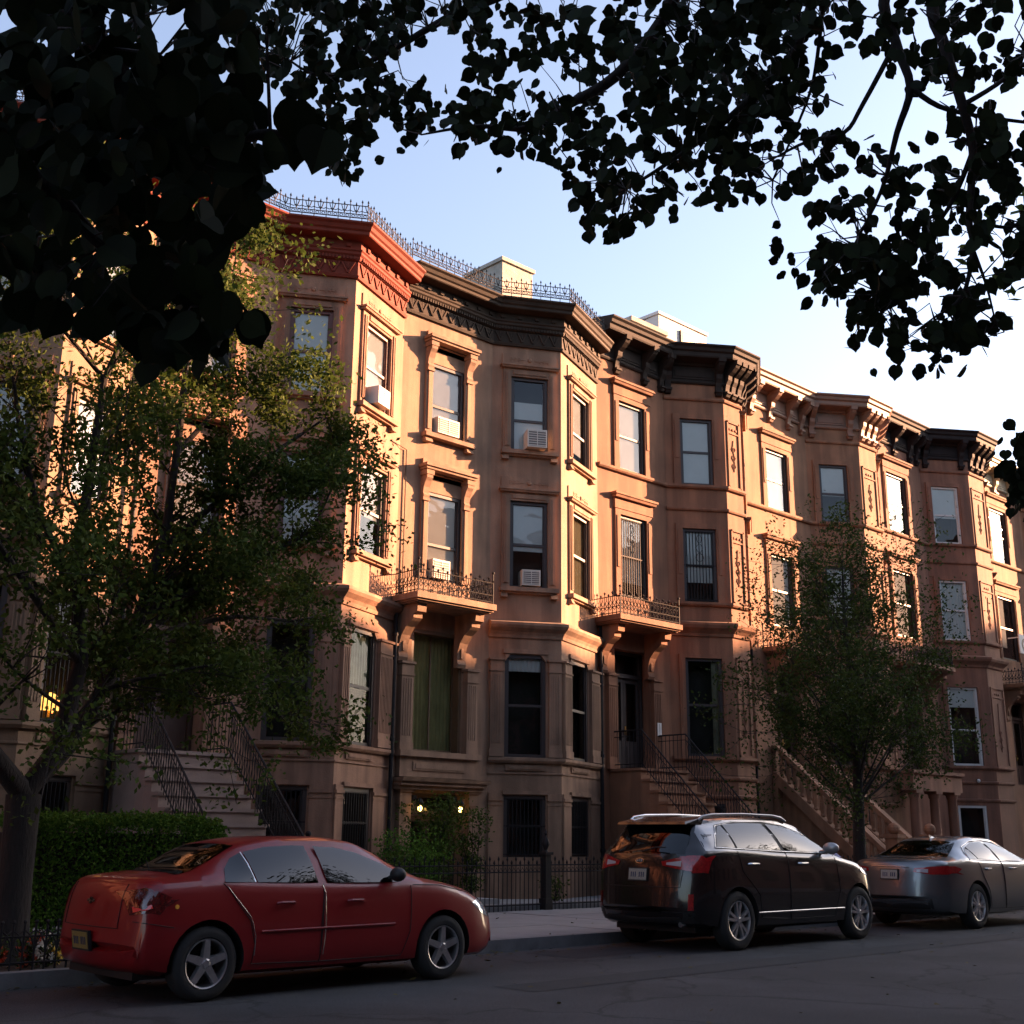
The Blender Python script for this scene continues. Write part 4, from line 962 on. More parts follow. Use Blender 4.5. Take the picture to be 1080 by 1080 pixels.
# --- shrubs by the basement door
def shrub(x, y, h, r, n, label, lm='leaf_left', s=.07, flowers=None, name='shrub', zb=.13, fc=None):
    o = empty(name, (x, y, zb), label, 'plant'); mb = MB(); tips = []
    for i in range(7):
        a = random.random()*6.28; t = [Vector((x, y, zb))]
        for j in range(1, 5): t.append(Vector((x+math.cos(a)*r*.6*j/4+random.gauss(0, .03), y+math.sin(a)*r*.5*j/4, zb+h*.92*j/4*random.uniform(.9, 1.05))))
        mb.tube(t, [.014, .012, .01, .007, .004], 4); tips += t[1:]
    mb.build('stems', M['bark'], o); lb = MB(); leaf_cloud(lb, tips, n, s, r*.28); lb.build('foliage', M[lm], o)
    if flowers:
        fb = MB()
        for i in range(flowers):
            t = random.choice(tips); q = t+Vector((random.gauss(0, r*.3), random.gauss(-.05, r*.25), random.gauss(.02, .05)))
            for k in range(6): leaf(fb, q, .05, 'q')
        tag(fb.build('flowers', M[fc], o), kind='stuff')
    return o
M['fl_red'] = leafmat('petal_red', (.45, .05, .02), (.6, .12, .06), .2); M['fl_yellow'] = leafmat('petal_yellow', (.6, .35, .04), (.7, .5, .1), .2); M['fl_white'] = leafmat('petal_white', (.55, .5, .42), (.7, .68, .6), .2)
shrub(15.75, 18.9, 1.95, .75, 4200, 'tall leafy shrub in front of the lit basement door')
shrub(14.9, 18.3, 1.2, .8, 3600, 'low bushy green shrub left of the lit basement door', lm='leaf_hedge')
shrub(16.9, 18.9, 1.8, .42, 1500, 'thin shrub right of the lit basement door')
shrub(14.0, 17.6, .95, .5, 700, 'small rose bush with red blooms behind the red car', flowers=5, fc='fl_red')
shrub(17.25, 16.9, .55, .3, 350, 'small weedy plant at the foot of the finial post')
for x, y, fc, lab in ((5.25, 12.5, 'fl_red', 'red flowering bedding plant in the tree pit'), (5.62, 12.6, 'fl_yellow', 'yellow flowering bedding plant in the tree pit'), (5.42, 12.42, 'fl_white', 'low white flowering plant at the front of the tree pit'), (5.0, 12.55, 'fl_red', 'orange red flowering plant nearest the forked trunk')):
    shrub(x, y, .26, .16, 160, lab, s=.045, flowers=14, fc=fc, name='flowering_plant', lm='leaf_left', zb=.12)
# blue bin
o = empty('recycling_bin', (24.5, 15.6, .14), 'blue lidded recycling bin behind the right street tree', 'bin')
M['blue'] = mat('bin_blue', (.02, .035, .22), .5); mb = MB()
mb.hull([(24.25, 15.35, .2), (24.75, 15.35, .2), (24.75, 15.85, .2), (24.25, 15.85, .2), (24.2, 15.3, 1.05), (24.8, 15.3, 1.05), (24.8, 15.9, 1.05), (24.2, 15.9, 1.05)]); mb.build('bin_body', M['blue'], o)
mb = MB(); mb.hull([(24.16, 15.24, 1.05), (24.84, 15.24, 1.05), (24.84, 15.95, 1.05), (24.16, 15.95, 1.05), (24.22, 15.34, 1.14), (24.78, 15.34, 1.14), (24.78, 15.9, 1.16), (24.22, 15.9, 1.16)]); mb.build('lid', M['blue'], o)
for x in (24.3, 24.7): mb = MB(); mb.lathe((x-.02, 15.88, .24), (1, 0, 0), [(0, 0), (.1, 0), (.1, .05), (0, .05)], 12); mb.build('wheel', M['iron'], o)

# ------------------------------------------------------------------ overhead trees on the near sidewalk
def inpoly(x, y, P):
    c = False; n = len(P)
    for i in range(n):
        x0, y0 = P[i]; x1, y1 = P[(i+1) % n]
        if (y0 > y) != (y1 > y) and x < (x1-x0)*(y-y0)/(y1-y0)+x0: c = not c
    return c
def canopy(lb, tb, poly, n, d0, d1, s, thr=-.2, ns=38., holes=(), seed=1, twigs=40, lines=()):
    random.seed(seed); xs = [p[0] for p in poly]; ys = [p[1] for p in poly]; k = 0; t = 0; pts = []
    while k < n and t < n*30:
        t += 1; x = random.uniform(min(xs), max(xs)); y = random.uniform(min(ys), max(ys))
        x2 = x+random.gauss(0, 7); y2 = y+random.gauss(0, 7)
        if not inpoly(x2, y2, poly) or any(inpoly(x2, y2, h) for h in holes): continue
        if noise.noise(Vector((x/ns, y/ns, seed*7.3)))+.5*noise.noise(Vector((x/ns*2.3, y/ns*2.3, seed*3.3))) < thr: continue
        d = random.uniform(d0, d1); p = at(x, y, d); leaf(lb, p, s*random.uniform(.6, 1.2), 'heart', flat=.2); k += 1
        if random.random() < .3: pts.append((x, y, p))
    flat = [(a, b) for ln in lines for a, b in ln]
    random.shuffle(pts)
    for x, y, p in pts[:twigs]:
        if not flat: break
        c = min(flat, key=lambda q: (q[0][0]-x)**2+(q[0][1]-y)**2); a = c[1]
        m = a.lerp(p, .5)+Vector((random.gauss(0, .05), random.gauss(0, .05), random.gauss(0, .05)))
        tb.tube([a, m, p], [.0045, .003, .0018], 4, cap=False)
def limb(tb, pl, r0, r1):
    P3 = [at(x, y, d) for x, y, d in pl]; 
    # smooth subdivision
    out = []; fl = []
    for i in range(len(P3)-1):
        for k in range(4):
            t = k/4; a = P3[max(i-1, 0)]; b = P3[i]; c = P3[i+1]; e = P3[min(i+2, len(P3)-1)]
            q = .5*((2*b)+(c-a)*t+(2*a-5*b+4*c-e)*t*t+(3*b-a-3*c+e)*t**3); out.append(q)
            x = pl[i][0]+(pl[i+1][0]-pl[i][0])*t; y = pl[i][1]+(pl[i+1][1]-pl[i][1])*t; fl.append(((x, y), q))
    out.append(P3[-1]); fl.append(((pl[-1][0], pl[-1][1]), P3[-1])); n = len(out)
    tb.tube(out, [r0+(r1-r0)*i/(n-1) for i in range(n)], 6, cap=False); return fl
# left overhanging tree, large near leaves
o = empty('linden_tree', (-1.6, 3.4, .13), 'overhanging tree with big dark heart shaped leaves filling the upper left corner', 'tree', 'overhanging lindens on the near sidewalk')
tb = MB(); lb = MB(); trk = Vector((-1.6, 3.4, .1))
tb.tube([trk, trk+Vector((0, 0, .3)), trk+Vector((.05, 0, 2.2)), trk+Vector((.3, 0, 4.0))], [.26, .19, .16, .11], 10, cap=False)
l1 = limb(tb, [(-420, -60, 3.6), (-120, -40, 3.4), (20, -10, 3.3), (70, 20, 3.2), (110, 50, 3.1), (160, 130, 3.0), (230, 150, 2.9), (285, 140, 2.8), (320, 150, 2.8)], .05, .004)
l2 = limb(tb, [(-420, -60, 3.6), (-100, 120, 3.0), (30, 180, 2.8), (110, 260, 2.8), (180, 300, 2.7), (240, 340, 2.7)], .03, .004)
tb.tube([trk+Vector((.3, 0, 4.0)), at(-420, -60, 3.6)], [.1, .05], 8, cap=False)
canopy(lb, tb, [(-60, -60), (255, -60), (262, 40), (235, 70), (262, 110), (278, 130), (272, 190), (240, 225), (232, 262), (222, 300), (262, 335), (235, 372), (200, 352), (165, 388), (130, 330), (60, 318), (-60, 340)], 1120, 2.5, 4.2, .076, thr=-.34, ns=45, seed=2, twigs=50, lines=[l1, l2], holes=[[(78, 10), (100, 30), (120, 70), (100, 60), (75, 30)], [(150, 115), (160, 175), (145, 165)], [(185, 55), (200, 50), (195, 65)]])
random.seed(4)
for x, y in [(312, 126), (306, 158), (343, 158), (332, 140), (268, 196), (248, 212), (252, 240), (215, 268), (236, 328), (262, 350), (216, 318), (205, 300), (175, 300), (16, 322), (62, 338), (40, 330), (98, 345), (215, 350), (150, 352), (190, 362), (240, 120), (255, 95), (180, 372)]:
    p = at(x, y-22, random.uniform(2.5, 2.9)); n0 = len(lb.f)
    # a leaf hanging roughly square to the light
    v = (EYE-p).normalized(); nrm = (v+Vector((random.gauss(0, .3), random.gauss(0, .3), random.gauss(0, .3)))).normalized()
    d = Vector((0, 0, -1))+r2*random.gauss(0, .25); d = (d-nrm*d.dot(nrm)).normalized(); e = nrm.cross(d); s = random.uniform(.08, .105)
    q = [p+d*s*u+e*s*.5*w+nrm*s*.12*abs(w) for u, w in HEART]; lb.quad(*q[:10]); lb.quad(q[0], *q[9:])
    c = min([a for a in l1+l2], key=lambda a: (a[0][0]-x)**2+(a[0][1]-y)**2); tb.tube([c[1], c[1].lerp(p, .6)+Vector((0, 0, .02)), p], [.003, .002, .0015], 4, cap=False)
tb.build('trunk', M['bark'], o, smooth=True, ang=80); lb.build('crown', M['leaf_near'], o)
# overhead tree in the middle and right
o = empty('linden_tree', (6.6, -1.4, .13), 'overhanging tree whose leafy dark branches arch across the top middle and right of the sky', 'tree', 'overhanging lindens on the near sidewalk')
tb = MB(); lb = MB(); trk = Vector((6.6, -1.4, .1))
tb.tube([trk, trk+Vector((0, 0, .3)), trk+Vector((.02, 0, 3)), trk+Vector((-.2, .2, 5.4))], [.28, .2, .17, .13], 10, cap=False)
hub = at(1150, -500, 7.0); tb.tube([trk+Vector((-.2, .2, 5.4)), hub], [.13, .1], 8, cap=False)
L_ = []
for pl, a, b in (
    ([(1150, -500, 7.0), (1000, -200, 6.4), (870, -20, 6.1), (835, 60, 6.0), (790, 105, 6.0), (750, 140, 6.0), (700, 175, 5.9), (660, 200, 5.9)], .034, .006),
    ([(1150, -500, 7.0), (1020, -180, 6.0), (984, -10, 5.7), (996, 48, 5.6), (1015, 111, 5.5), (1026, 160, 5.5), (1022, 230, 5.4), (1026, 262, 5.4), (1015, 312, 5.3), (985, 335, 5.3)], .032, .005),
    ([(1000, -200, 6.4), (935, -20, 6.0), (945, 45, 5.9), (960, 92, 5.8), (946, 140, 5.8), (930, 200, 5.8), (900, 260, 5.8)], .03, .005),
    ([(960, 92, 5.8), (990, 112, 5.8), (1030, 122, 5.9), (1090, 130, 6)], .014, .008),
    ([(945, 45, 5.9), (910, 110, 5.8), (890, 140, 5.7), (850, 150, 5.7), (820, 165, 5.7)], .014, .005),
    ([(1000, -200, 6.4), (760, -80, 6.2), (700, 20, 6.2), (650, 80, 6.1), (600, 110, 6.0), (560, 135, 6.0), (500, 133, 6.0), (445, 142, 5.9)], .045, .004),
    ([(760, -80, 6.2), (620, -60, 6.6), (540, -10, 6.8), (470, 20, 7), (400, 60, 7.2), (340, 80, 7.3), (300, 60, 7.4)], .035, .006),
    ([(400, 60, 7.2), (395, 110, 7.2), (370, 150, 7.2), (350, 175, 7.1)], .01, .004),
    ([(1015, 111, 5.5), (1050, 90, 5.6), (1090, 60, 5.7)], .012, .008), ([(1022, 230, 5.4), (1060, 240, 5.5), (1090, 230, 5.6)], .01, .006),
    ([(870, -20, 6.1), (862, 60, 6.2), (850, 110, 6.2), (815, 190, 6.1)], .012, .005), ([(1026, 160, 5.5), (1000, 220, 5.6), (960, 270, 5.6), (930, 310, 5.6)], .012, .004),
    ([(1026, 262, 5.4), (1040, 300, 5.4), (1050, 340, 5.4)], .008, .003)):
    L_.append(limb(tb, pl, a, b))
canopy(lb, tb, [(235, -60), (480, -60), (436, 5), (446, 30), (410, 58), (436, 88), (470, 110), (452, 148), (412, 138), (402, 112), (388, 150), (374, 178), (352, 192), (350, 130), (300, 100), (250, 70)], 1250, 6.0, 8.5, .066, thr=-.20, ns=30, seed=3, twigs=90, lines=L_, holes=[[(262, 20), (280, 40), (268, 48)], [(255, 70), (275, 80), (270, 105), (255, 90)]])
canopy(lb, tb, [(452, -60), (880, -60), (850, 40), (842, 100), (800, 130), (788, 200), (742, 218), (702, 208), (672, 240), (640, 250), (612, 222), (600, 182), (570, 160), (535, 168), (505, 172), (490, 158), (462, 152), (470, 112), (492, 100), (500, 72), (488, 40), (462, 24)], 1650, 5.2, 7.6, .066, thr=-.22, ns=26, seed=5, twigs=190, lines=L_, holes=[[(520, 62), (560, 70), (585, 90), (560, 98), (525, 90)], [(640, 0), (700, 0), (690, 25), (650, 20)], [(625, 95), (650, 90), (650, 110), (622, 112)], [(700, 20), (745, 20), (735, 50), (705, 48)]])
canopy(lb, tb, [(700, -60), (1130, -60), (1130, 150), (1080, 165), (1050, 205), (1000, 240), (960, 250), (950, 300), (900, 318), (870, 300), (860, 262), (812, 282), (806, 258), (832, 232), (800, 200), (760, 190), (740, 150)], 1080, 5.0, 7.2, .064, thr=-.08, ns=26, seed=8, twigs=260, lines=L_, holes=[[(872, 48), (935, 50), (948, 80), (995, 100), (990, 150), (930, 160), (890, 140), (868, 90)], [(800, 20), (832, 30), (820, 60), (795, 45)], [(860, 100), (880, 100), (880, 130)], [(1030, 100), (1075, 95), (1075, 125), (1030, 130)]])
canopy(lb, tb, [(850, 262), (905, 240), (960, 240), (1020, 245), (1012, 300), (1052, 325), (1056, 352), (1000, 388), (950, 390), (908, 378), (905, 345), (868, 322), (862, 300)], 430, 5.0, 6.4, .066, thr=-.08, ns=26, seed=13, twigs=90, lines=L_, holes=[[(960, 300), (1000, 300), (1000, 325), (960, 320)]])
canopy(lb, tb, [(1010, 120), (1130, 120), (1130, 300), (1085, 290), (1060, 308), (1052, 270), (1030, 240)], 220, 5.0, 6.2, .068, thr=-.08, ns=26, seed=17, twigs=30, lines=L_)
random.seed(2)
a0 = at(1140, 380, 9.0); tb.tube([hub, at(1300, 0, 8.5), a0, at(1085, 500, 9)], [.05, .04, .02, .006], 5, cap=False)
canopy(lb, tb, [(1056, 485), (1074, 452), (1120, 440), (1120, 570), (1082, 540), (1066, 515)], 190, 8.0, 9.5, .08, thr=-.3, ns=26, seed=21, twigs=8, lines=[[((1085, 500), at(1085, 500, 9))]])
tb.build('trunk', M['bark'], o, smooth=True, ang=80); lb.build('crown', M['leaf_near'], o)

# ------------------------------------------------------------------ cars
def interp(tab, x):
    if x <= tab[0][0]: return tab[0][1]
    for i in range(len(tab)-1):
        if x <= tab[i+1][0]:
            x0, y0 = tab[i]; x1, y1 = tab[i+1]; h = x1-x0; t = (x-x0)/h
            def sl(j):
                if j <= 0 or j >= len(tab)-1: return 0 if False else ((tab[min(j+1, len(tab)-1)][1]-tab[max(j-1, 0)][1])/(tab[min(j+1, len(tab)-1)][0]-tab[max(j-1, 0)][0]))
                a = (tab[j][1]-tab[j-1][1])/(tab[j][0]-tab[j-1][0]); b = (tab[j+1][1]-tab[j][1])/(tab[j+1][0]-tab[j][0])
                return 0 if a*b <= 0 else 2*a*b/(a+b)
            m0, m1 = sl(i)*h, sl(i+1)*h
            return (2*t**3-3*t*t+1)*y0+(t**3-2*t*t+t)*m0+(-2*t**3+3*t*t)*y1+(t**3-t*t)*m1
    return tab[-1][1]
def sstep(a, b, x): t = max(0, min(1, (x-a)/(b-a))); return t*t*(3-2*t)

class Car:
    def __init__(s, name, label, ox, oy, spec, group='cars parked along the kerb'):
        s.o = empty(name, (ox+spec['L']/2, oy+spec['W']/2, 0), label, 'car', group); s.ox, s.oy, s.S = ox, oy, spec; s.cy = oy+spec['W']/2
        s.body()
    def ring(s, x):
        S = s.S; W = S['W']/2
        zt = interp(S['top'], x); zb = interp(S['bot'], x); w = W*interp(S['wid'], x); bl = min(interp(S['belt'], x), zt-.03); wr = W*S['roofw']
        h = zt-bl; g = sstep(.10, .34, h); L = lambda a, b: (a[0]+(b[0]-a[0])*g, a[1]+(b[1]-a[1])*g)
        wr2 = min(wr, w*.93-(.93*w-wr)*min(1, h/(S['H']-interp(S['belt'], S['L']/2))))
        tz = bl-zb
        pts = [(0, zb), (.78*w, zb), (.95*w, zb+.04), (.985*w, zb+.12*tz+.03), (w*.998, zb+.32*tz), (w*1.0, zb+.55*tz), (w*.992, zb+.72*tz), (w*.978, bl-.085), (w*.965, bl-.03),
               L((.93*w, bl+.25*h), (.945*w, bl+.005)), L((.84*w, bl+.55*h), (.93*w, bl+.02)), L((.74*w, bl+.74*h), (.93*w+(wr2-.93*w)*.5, bl+h*.5)), L((.62*w, bl+.85*h), (wr2+.015, zt-.12*h/.45)), L((.5*w, bl+.92*h), (wr2-.03, zt-.045)), L((.36*w, bl+.97*h), (wr2*.82, zt-.018)), L((.18*w, bl+.99*h), (wr2*.45, zt-.003)), (0, zt)]
        out = []
        for y, z in pts:
            q = abs(y)/W; xs = x+S.get('cut', 0)*max(0, 1-x/.9)
            xs += S.get('cr', .30)*q**3.2*math.exp(-x/.45)+.05*q*q*math.exp(-x/.6)
            xs -= S.get('cf', .42)*q**2.8*math.exp(-(S['L']-x)/.55)
            out.append((xs, y, z))
        return out
    def body(s):
        S = s.S; n = 90; xs = []
        for i in range(n+1):
            t = i/n; xs.append(S['L']*(t-.055*math.sin(4*math.pi*t)*1.0 if False else t))
        xs = sorted(set([0, .01, .025, .04, .055, .07, .1, .14, .18]+[round(x, 4) for x in xs if .2 < x < S['L']-.2]+[S['L']-v for v in (.18, .14, .1, .07, .04, .015, 0)]))
        bm = bmesh.new(); rows = []
        for x in xs:
            r = s.ring(x); row = [bm.verts.new((s.ox+p[0], s.cy-p[1], p[2])) for p in r]+[bm.verts.new((s.ox+p[0], s.cy+p[1], p[2])) for p in r[-2:0:-1]]
            rows.append(row)
        k = len(rows[0])
        for a, b in zip(rows[:-1], rows[1:]):
            for j in range(k): bm.faces.new((a[j], a[(j+1) % k], b[(j+1) % k], b[j]))
        bm.faces.new(rows[0][::-1]); bm.faces.new(rows[-1])
        bmesh.ops.recalc_face_normals(bm, faces=bm.faces)
        for f in bm.faces: f.smooth = True
        s.bvh = BVHTree.FromBMesh(bm)
        me = bpy.data.meshes.new('body'); bm.to_mesh(me); bm.free(); me.materials.append(S['paint']); me.materials.append(M['black'])
        if S.get('paint2'): me.materials.append(S['paint2'])
        ob = bpy.data.objects.new('body', me); COL.objects.link(ob)
        # wheel arches cut out of the closed body
        for wx in S['wheels']:
            for sy in (-1, 1):
                c = MB(); c.cur = 1; y0 = s.cy+sy*(S['W']/2-.30); ra = S['wr']+.055
                prof = [(0.0, 0), (ra, 0), (ra, .5*sy), (0.0, .5*sy)]
                N_ = 28
                for i in range(N_):
                    a = 2*math.pi*i/N_; 
                pts0 = [(s.ox+wx+ra*math.cos(2*math.pi*i/N_), y0, S['wr']+ra*math.sin(2*math.pi*i/N_)) for i in range(N_)]
                c.prism(pts0 if sy < 0 else pts0[::-1], (0, .5*sy, 0))
                co_me = bpy.data.meshes.new('cut'); co_me.from_pydata(c.v, [], c.f); co_me.materials.append(S['paint']); co_me.materials.append(M['black'])
                for p in co_me.polygons: p.material_index = 1
                b2 = bmesh.new(); b2.from_mesh(co_me); bmesh.ops.recalc_face_normals(b2, faces=b2.faces); b2.to_mesh(co_me); b2.free()
                co = bpy.data.objects.new('cut', co_me); COL.objects.link(co)
                md = ob.modifiers.new('b', 'BOOLEAN'); md.operation = 'DIFFERENCE'; md.object = co; md.solver = 'EXACT'
                bpy.context.view_layer.update(); dg = bpy.context.evaluated_depsgraph_get()
                nm = bpy.data.meshes.new_from_object(ob.evaluated_get(dg)); ob.modifiers.clear(); old = ob.data; ob.data = nm; bpy.data.objects.remove(co)
        me = ob.data
        bm = bmesh.new(); bm.from_mesh(me)
        for e in bm.edges:
            if len(e.link_faces) == 2 and e.calc_face_angle(0) > R(38): e.smooth = False
        for f in bm.faces: f.smooth = True
        bm.to_mesh(me); bm.free()
        if S.get('twotone'):
            for p in me.polygons:
                if p.material_index == 0 and S['twotone'](p.center.x-s.ox, p.center.y-s.cy, p.center.z): p.material_index = 2
        me.transform(Matrix.Translation(-ORG[s.o.name])); ob.parent = s.o; ORG[ob.name] = ORG[s.o.name].copy()
        # dark floor pan and axles below
        mb = MB(); mb.box(s.ox+.35, s.ox+S['L']-.4, s.cy-S['W']*.36, s.cy+S['W']*.36, S['wr']*.62, S['wr']*.62+.12); mb.build('underbody', M['black'], s.o)
        s.bodyo = ob
    # project polygon onto the body: mode 'side' (x,z), 'rear' (y,z), 'top' (x,y), 'front'
    def hit(s, mode, a, b, sgn=-1):
        if mode == 'side': o = Vector((s.ox+a, s.cy+sgn*3, b)); d = Vector((0, -sgn, 0))
        elif mode == 'rear': o = Vector((s.ox-2, s.cy+a, b)); d = Vector((1, 0, 0))
        elif mode == 'front': o = Vector((s.ox+s.S['L']+2, s.cy+a, b)); d = Vector((-1, 0, 0))
        else: o = Vector((s.ox+a, s.cy+b, 4)); d = Vector((0, 0, -1))
        h, n, i, dd = s.bvh.ray_cast(o, d)
        if h is None: return None, None
        if n.dot(d) > 0: n = -n
        return h, n
    def decal(s, name, mode, poly, m, off=.004, parent=None, sgn=-1, step=.05, smooth=True, thick=0):
        if mode == 'side' and 'gz' in s.S: poly = [(a, .98+(b-.98)*s.S['gz'] if b > .98 else b) for a, b in poly]
        xs = [p[0] for p in poly]; ys = [p[1] for p in poly]; P2 = [Vector(p) for p in poly]; n = len(P2); V = []; E = []
        # subdivide the border
        for i in range(n):
            a, b = P2[i], P2[(i+1) % n]; k = max(1, int((b-a).length/step))
            for j in range(k): V.append(a.lerp(b, j/k))
        nb = len(V); E = [(i, (i+1) % nb) for i in range(nb)]
        x = min(xs)+step*.6
        while x < max(xs):
            y = min(ys)+step*.6
            while y < max(ys):
                if inpoly(x, y, poly) and min((Vector((x, y))-v).length for v in V[:nb]) > step*.45: V.append(Vector((x, y)))
                y += step
            x += step
        r = delaunay_2d_cdt(V, E, [list(range(nb))], 1, 1e-6)
        vs, fs = r[0], r[2]; mb = MB(); co = []
        if mode == 'side' and name.endswith('window'):      # real glass is one smooth sheet: fit a quadratic surface through the hits
            H_ = [s.hit(mode, v.x, v.y, sgn) for v in vs]; ok = [(v, h[0], h[1]) for v, h in zip(vs, H_) if h[0] is not None]
            ax = {'side': 1, 'rear': 0, 'top': 2}[mode]; x0 = sum(v.x for v, _, _ in ok)/len(ok); y0 = sum(v.y for v, _, _ in ok)/len(ok)
            bas = lambda v: [1, v.x-x0, v.y-y0, (v.x-x0)**2, (v.x-x0)*(v.y-y0), (v.y-y0)**2]
            A_ = np.array([bas(v) for v, _, _ in ok]); b_ = np.array([h[ax] for _, h, _ in ok]); cf = np.linalg.lstsq(A_, b_, rcond=None)[0]
            sg = 1 if sum(n[ax] for _, _, n in ok) > 0 else -1; res = max(0, max((b_-A_@cf)*sg)); res = min(res, .012)
            for v, h in zip(vs, H_):
                w = float(np.array(bas(v))@cf)+sg*(res+off)
                if mode == 'side': co.append(Vector((s.ox+v.x, w, v.y)))
                elif mode == 'rear': co.append(Vector((w, s.cy+v.x, v.y)))
                else: co.append(Vector((s.ox+v.x, s.cy+v.y, w)))
        else:
          for v in vs:
            h, nn = s.hit(mode, v.x, v.y, sgn)
            if h is None: co.append(None); continue
            co.append(h+nn*off)
        for f in fs:
            if any(co[i] is None for i in f): continue
            mb.quad(*[co[i] for i in f])
        return mb.build(name, m, parent or s.o, smooth=smooth, ang=60)
    def strip(s, name, mode, line, w, m, off=.006, parent=None, sgn=-1, closed=False):
        if mode == 'side' and 'gz' in s.S: line = [(a, .98+(b-.98)*s.S['gz'] if b > .98 else b) for a, b in line]
        P2 = [Vector(p) for p in line]; pts = []; n = len(P2)
        for i in range(n if closed else n-1):
            a, b = P2[i], P2[(i+1) % n]; k = max(1, int((b-a).length/.05))
            for j in range(k): pts.append(a.lerp(b, j/k))
        if not closed: pts.append(P2[-1])
        Q = []
        for p in pts:
            h, nn = s.hit(mode, p.x, p.y, sgn)
            if h is not None: Q.append(h+nn*(off-w*.3))
        if closed: Q.append(Q[0])
        mb = MB(); mb.tube(Q, w/2, 5); return mb.build(name, m, parent or s.o, smooth=True, ang=80)
    def wheel(s, wx, sy, style):
        S = s.S; r = S['wr']; w = .215; c = Vector((s.ox+wx, s.cy+sy*(S['W']/2-.02), r)); ax = Vector((0, sy, 0))
        wo = empty_part('wheel', c, s.o)
        mb = MB(); mb.lathe(c, ax, [(r*.66, -w), (r*.9, -w), (r*.985, -w+.03), (r, -w+.06), (r, -.05), (r*.985, -.02), (r*.92, 0.0), (r*.8, .008), (r*.70, 0.002), (r*.665, -.015), (r*.66, -.06)], 40); mb.build('tyre', M['tyre'], wo, smooth=True)
        rb = MB(); R0 = r*.67
        rb.lathe(c, ax, [(R0, -.01), (R0*.985, .003), (R0*.93, -.002), (R0*.90, -.03), (R0*.88, -.12), (R0*.86, -.17)], 36)
        rb.lathe(c, ax, [(0, .0), (.03, .0), (.035, -.004), (R0*.22, -.008), (R0*.26, -.03)], 18)
        x = Vector((1, 0, 0)); z = Vector((0, 0, 1))
        ph = S.get('ph', .3)
        if style == '5': sp = [(2*math.pi*i/5+ph, .21, .15) for i in range(5)]
        elif style == '10': sp = [(2*math.pi*(i//2)/5+ph+(.13 if i % 2 else -.13)*1.6, .10, .085) for i in range(10)]
        else: sp = [(2*math.pi*(i//2)/5+ph+(.16 if i % 2 else -.16), .08, .10) for i in range(10)]
        for a, w0, w1 in sp:
            d = x*math.cos(a)+z*math.sin(a); e = (-x*math.sin(a)+z*math.cos(a)); a0, a1 = R0*.14, R0*.95; W0, W1 = w0*R0, w1*R0
            def P(q, ww, h): return c+d*q+e*ww+ax*h
            rb.hull([P(a0, -W0, -.05), P(a1, -W1, -.045), P(a1, W1, -.045), P(a0, W0, -.05), P(a0, -W0*.8, -.008), P(a1, -W1*.8, -.004), P(a1, W1*.8, -.004), P(a0, W0*.8, -.008)] if sy > 0 else [P(a0, W0, -.05), P(a1, W1, -.045), P(a1, -W1, -.045), P(a0, -W0, -.05), P(a0, W0*.8, -.008), P(a1, W1*.8, -.004), P(a1, -W1*.8, -.004), P(a0, -W0*.8, -.008)])
        for i in range(5):
            a = 2*math.pi*i/5+ph+.3; q = c+(x*math.cos(a)+z*math.sin(a))*R0*.17; rb.lathe(q, ax, [(0, .004), (.009, .004), (.011, -.01)], 6)
        rb.build('rim', M['alloy'], wo, smooth=True, ang=30)
        bb = MB(); bb.lathe(c, ax, [(0, -.10), (R0*.55, -.10), (R0*.55, -.115), (R0*.86, -.15)], 24); bb.build('brake_disc', M['black'], wo)
    def plate(s, z, m):
        a, _ = s.hit('rear', 0, z-.07); b, _ = s.hit('rear', 0, z+.07); x = min(a.x, b.x)-.012; t = max(-.04, min(.05, b.x-a.x))
        q = MB(); q.hull([(x-.012, s.cy-.165, z-.085), (x-.012+.03, s.cy-.165, z-.085), (x+.018, s.cy+.165, z-.085), (x-.012, s.cy+.165, z-.085), (x-.012+t, s.cy-.165, z+.085), (x+.018+t, s.cy-.165, z+.085), (x+.018+t, s.cy+.165, z+.085), (x-.012+t, s.cy+.165, z+.085)])
        o = q.build('plate_frame', M['black'], s.o); q = MB()
        q.hull([(x-.016, s.cy-.15, z-.07), (x, s.cy-.15, z-.07), (x, s.cy+.15, z-.07), (x-.016, s.cy+.15, z-.07), (x-.016+t, s.cy-.15, z+.07), (x+t, s.cy-.15, z+.07), (x+t, s.cy+.15, z+.07), (x-.016+t, s.cy+.15, z+.07)]); lp = q.build('license_plate', m, s.o); q = MB()
        for i in range(7):
            if i == 3: continue
            y = s.cy+.105-.035*i; q.hull([(x-.019+t*.25, y-.009, z-.035), (x-.012+t*.25, y-.009, z-.035), (x-.012+t*.25, y+.009, z-.035), (x-.019+t*.25, y+.009, z-.035), (x-.019+t*.72, y-.009, z+.03), (x-.012+t*.72, y-.009, z+.03), (x-.012+t*.72, y+.009, z+.03), (x-.019+t*.72, y+.009, z+.03)])
        tag(q.build('plate_mark', M['blue_ink'], lp), kind='stuff')
    def blob(s, name, c, rx, ry, rz, m, parent=None):
        mb = MB(); mb.ball((s.ox+c[0], s.cy+c[1], c[2]), rx, ry, rz, 14, 9); return mb.build(name, m, parent or s.o, smooth=True, ang=80)
def empty_part(name, loc, parent):
    o = bpy.data.objects.new(name, None); COL.objects.link(o); o.parent = parent; o.location = Vector(loc)-ORG[parent.name]; ORG[o.name] = Vector(loc); o.empty_display_size = .1; return o

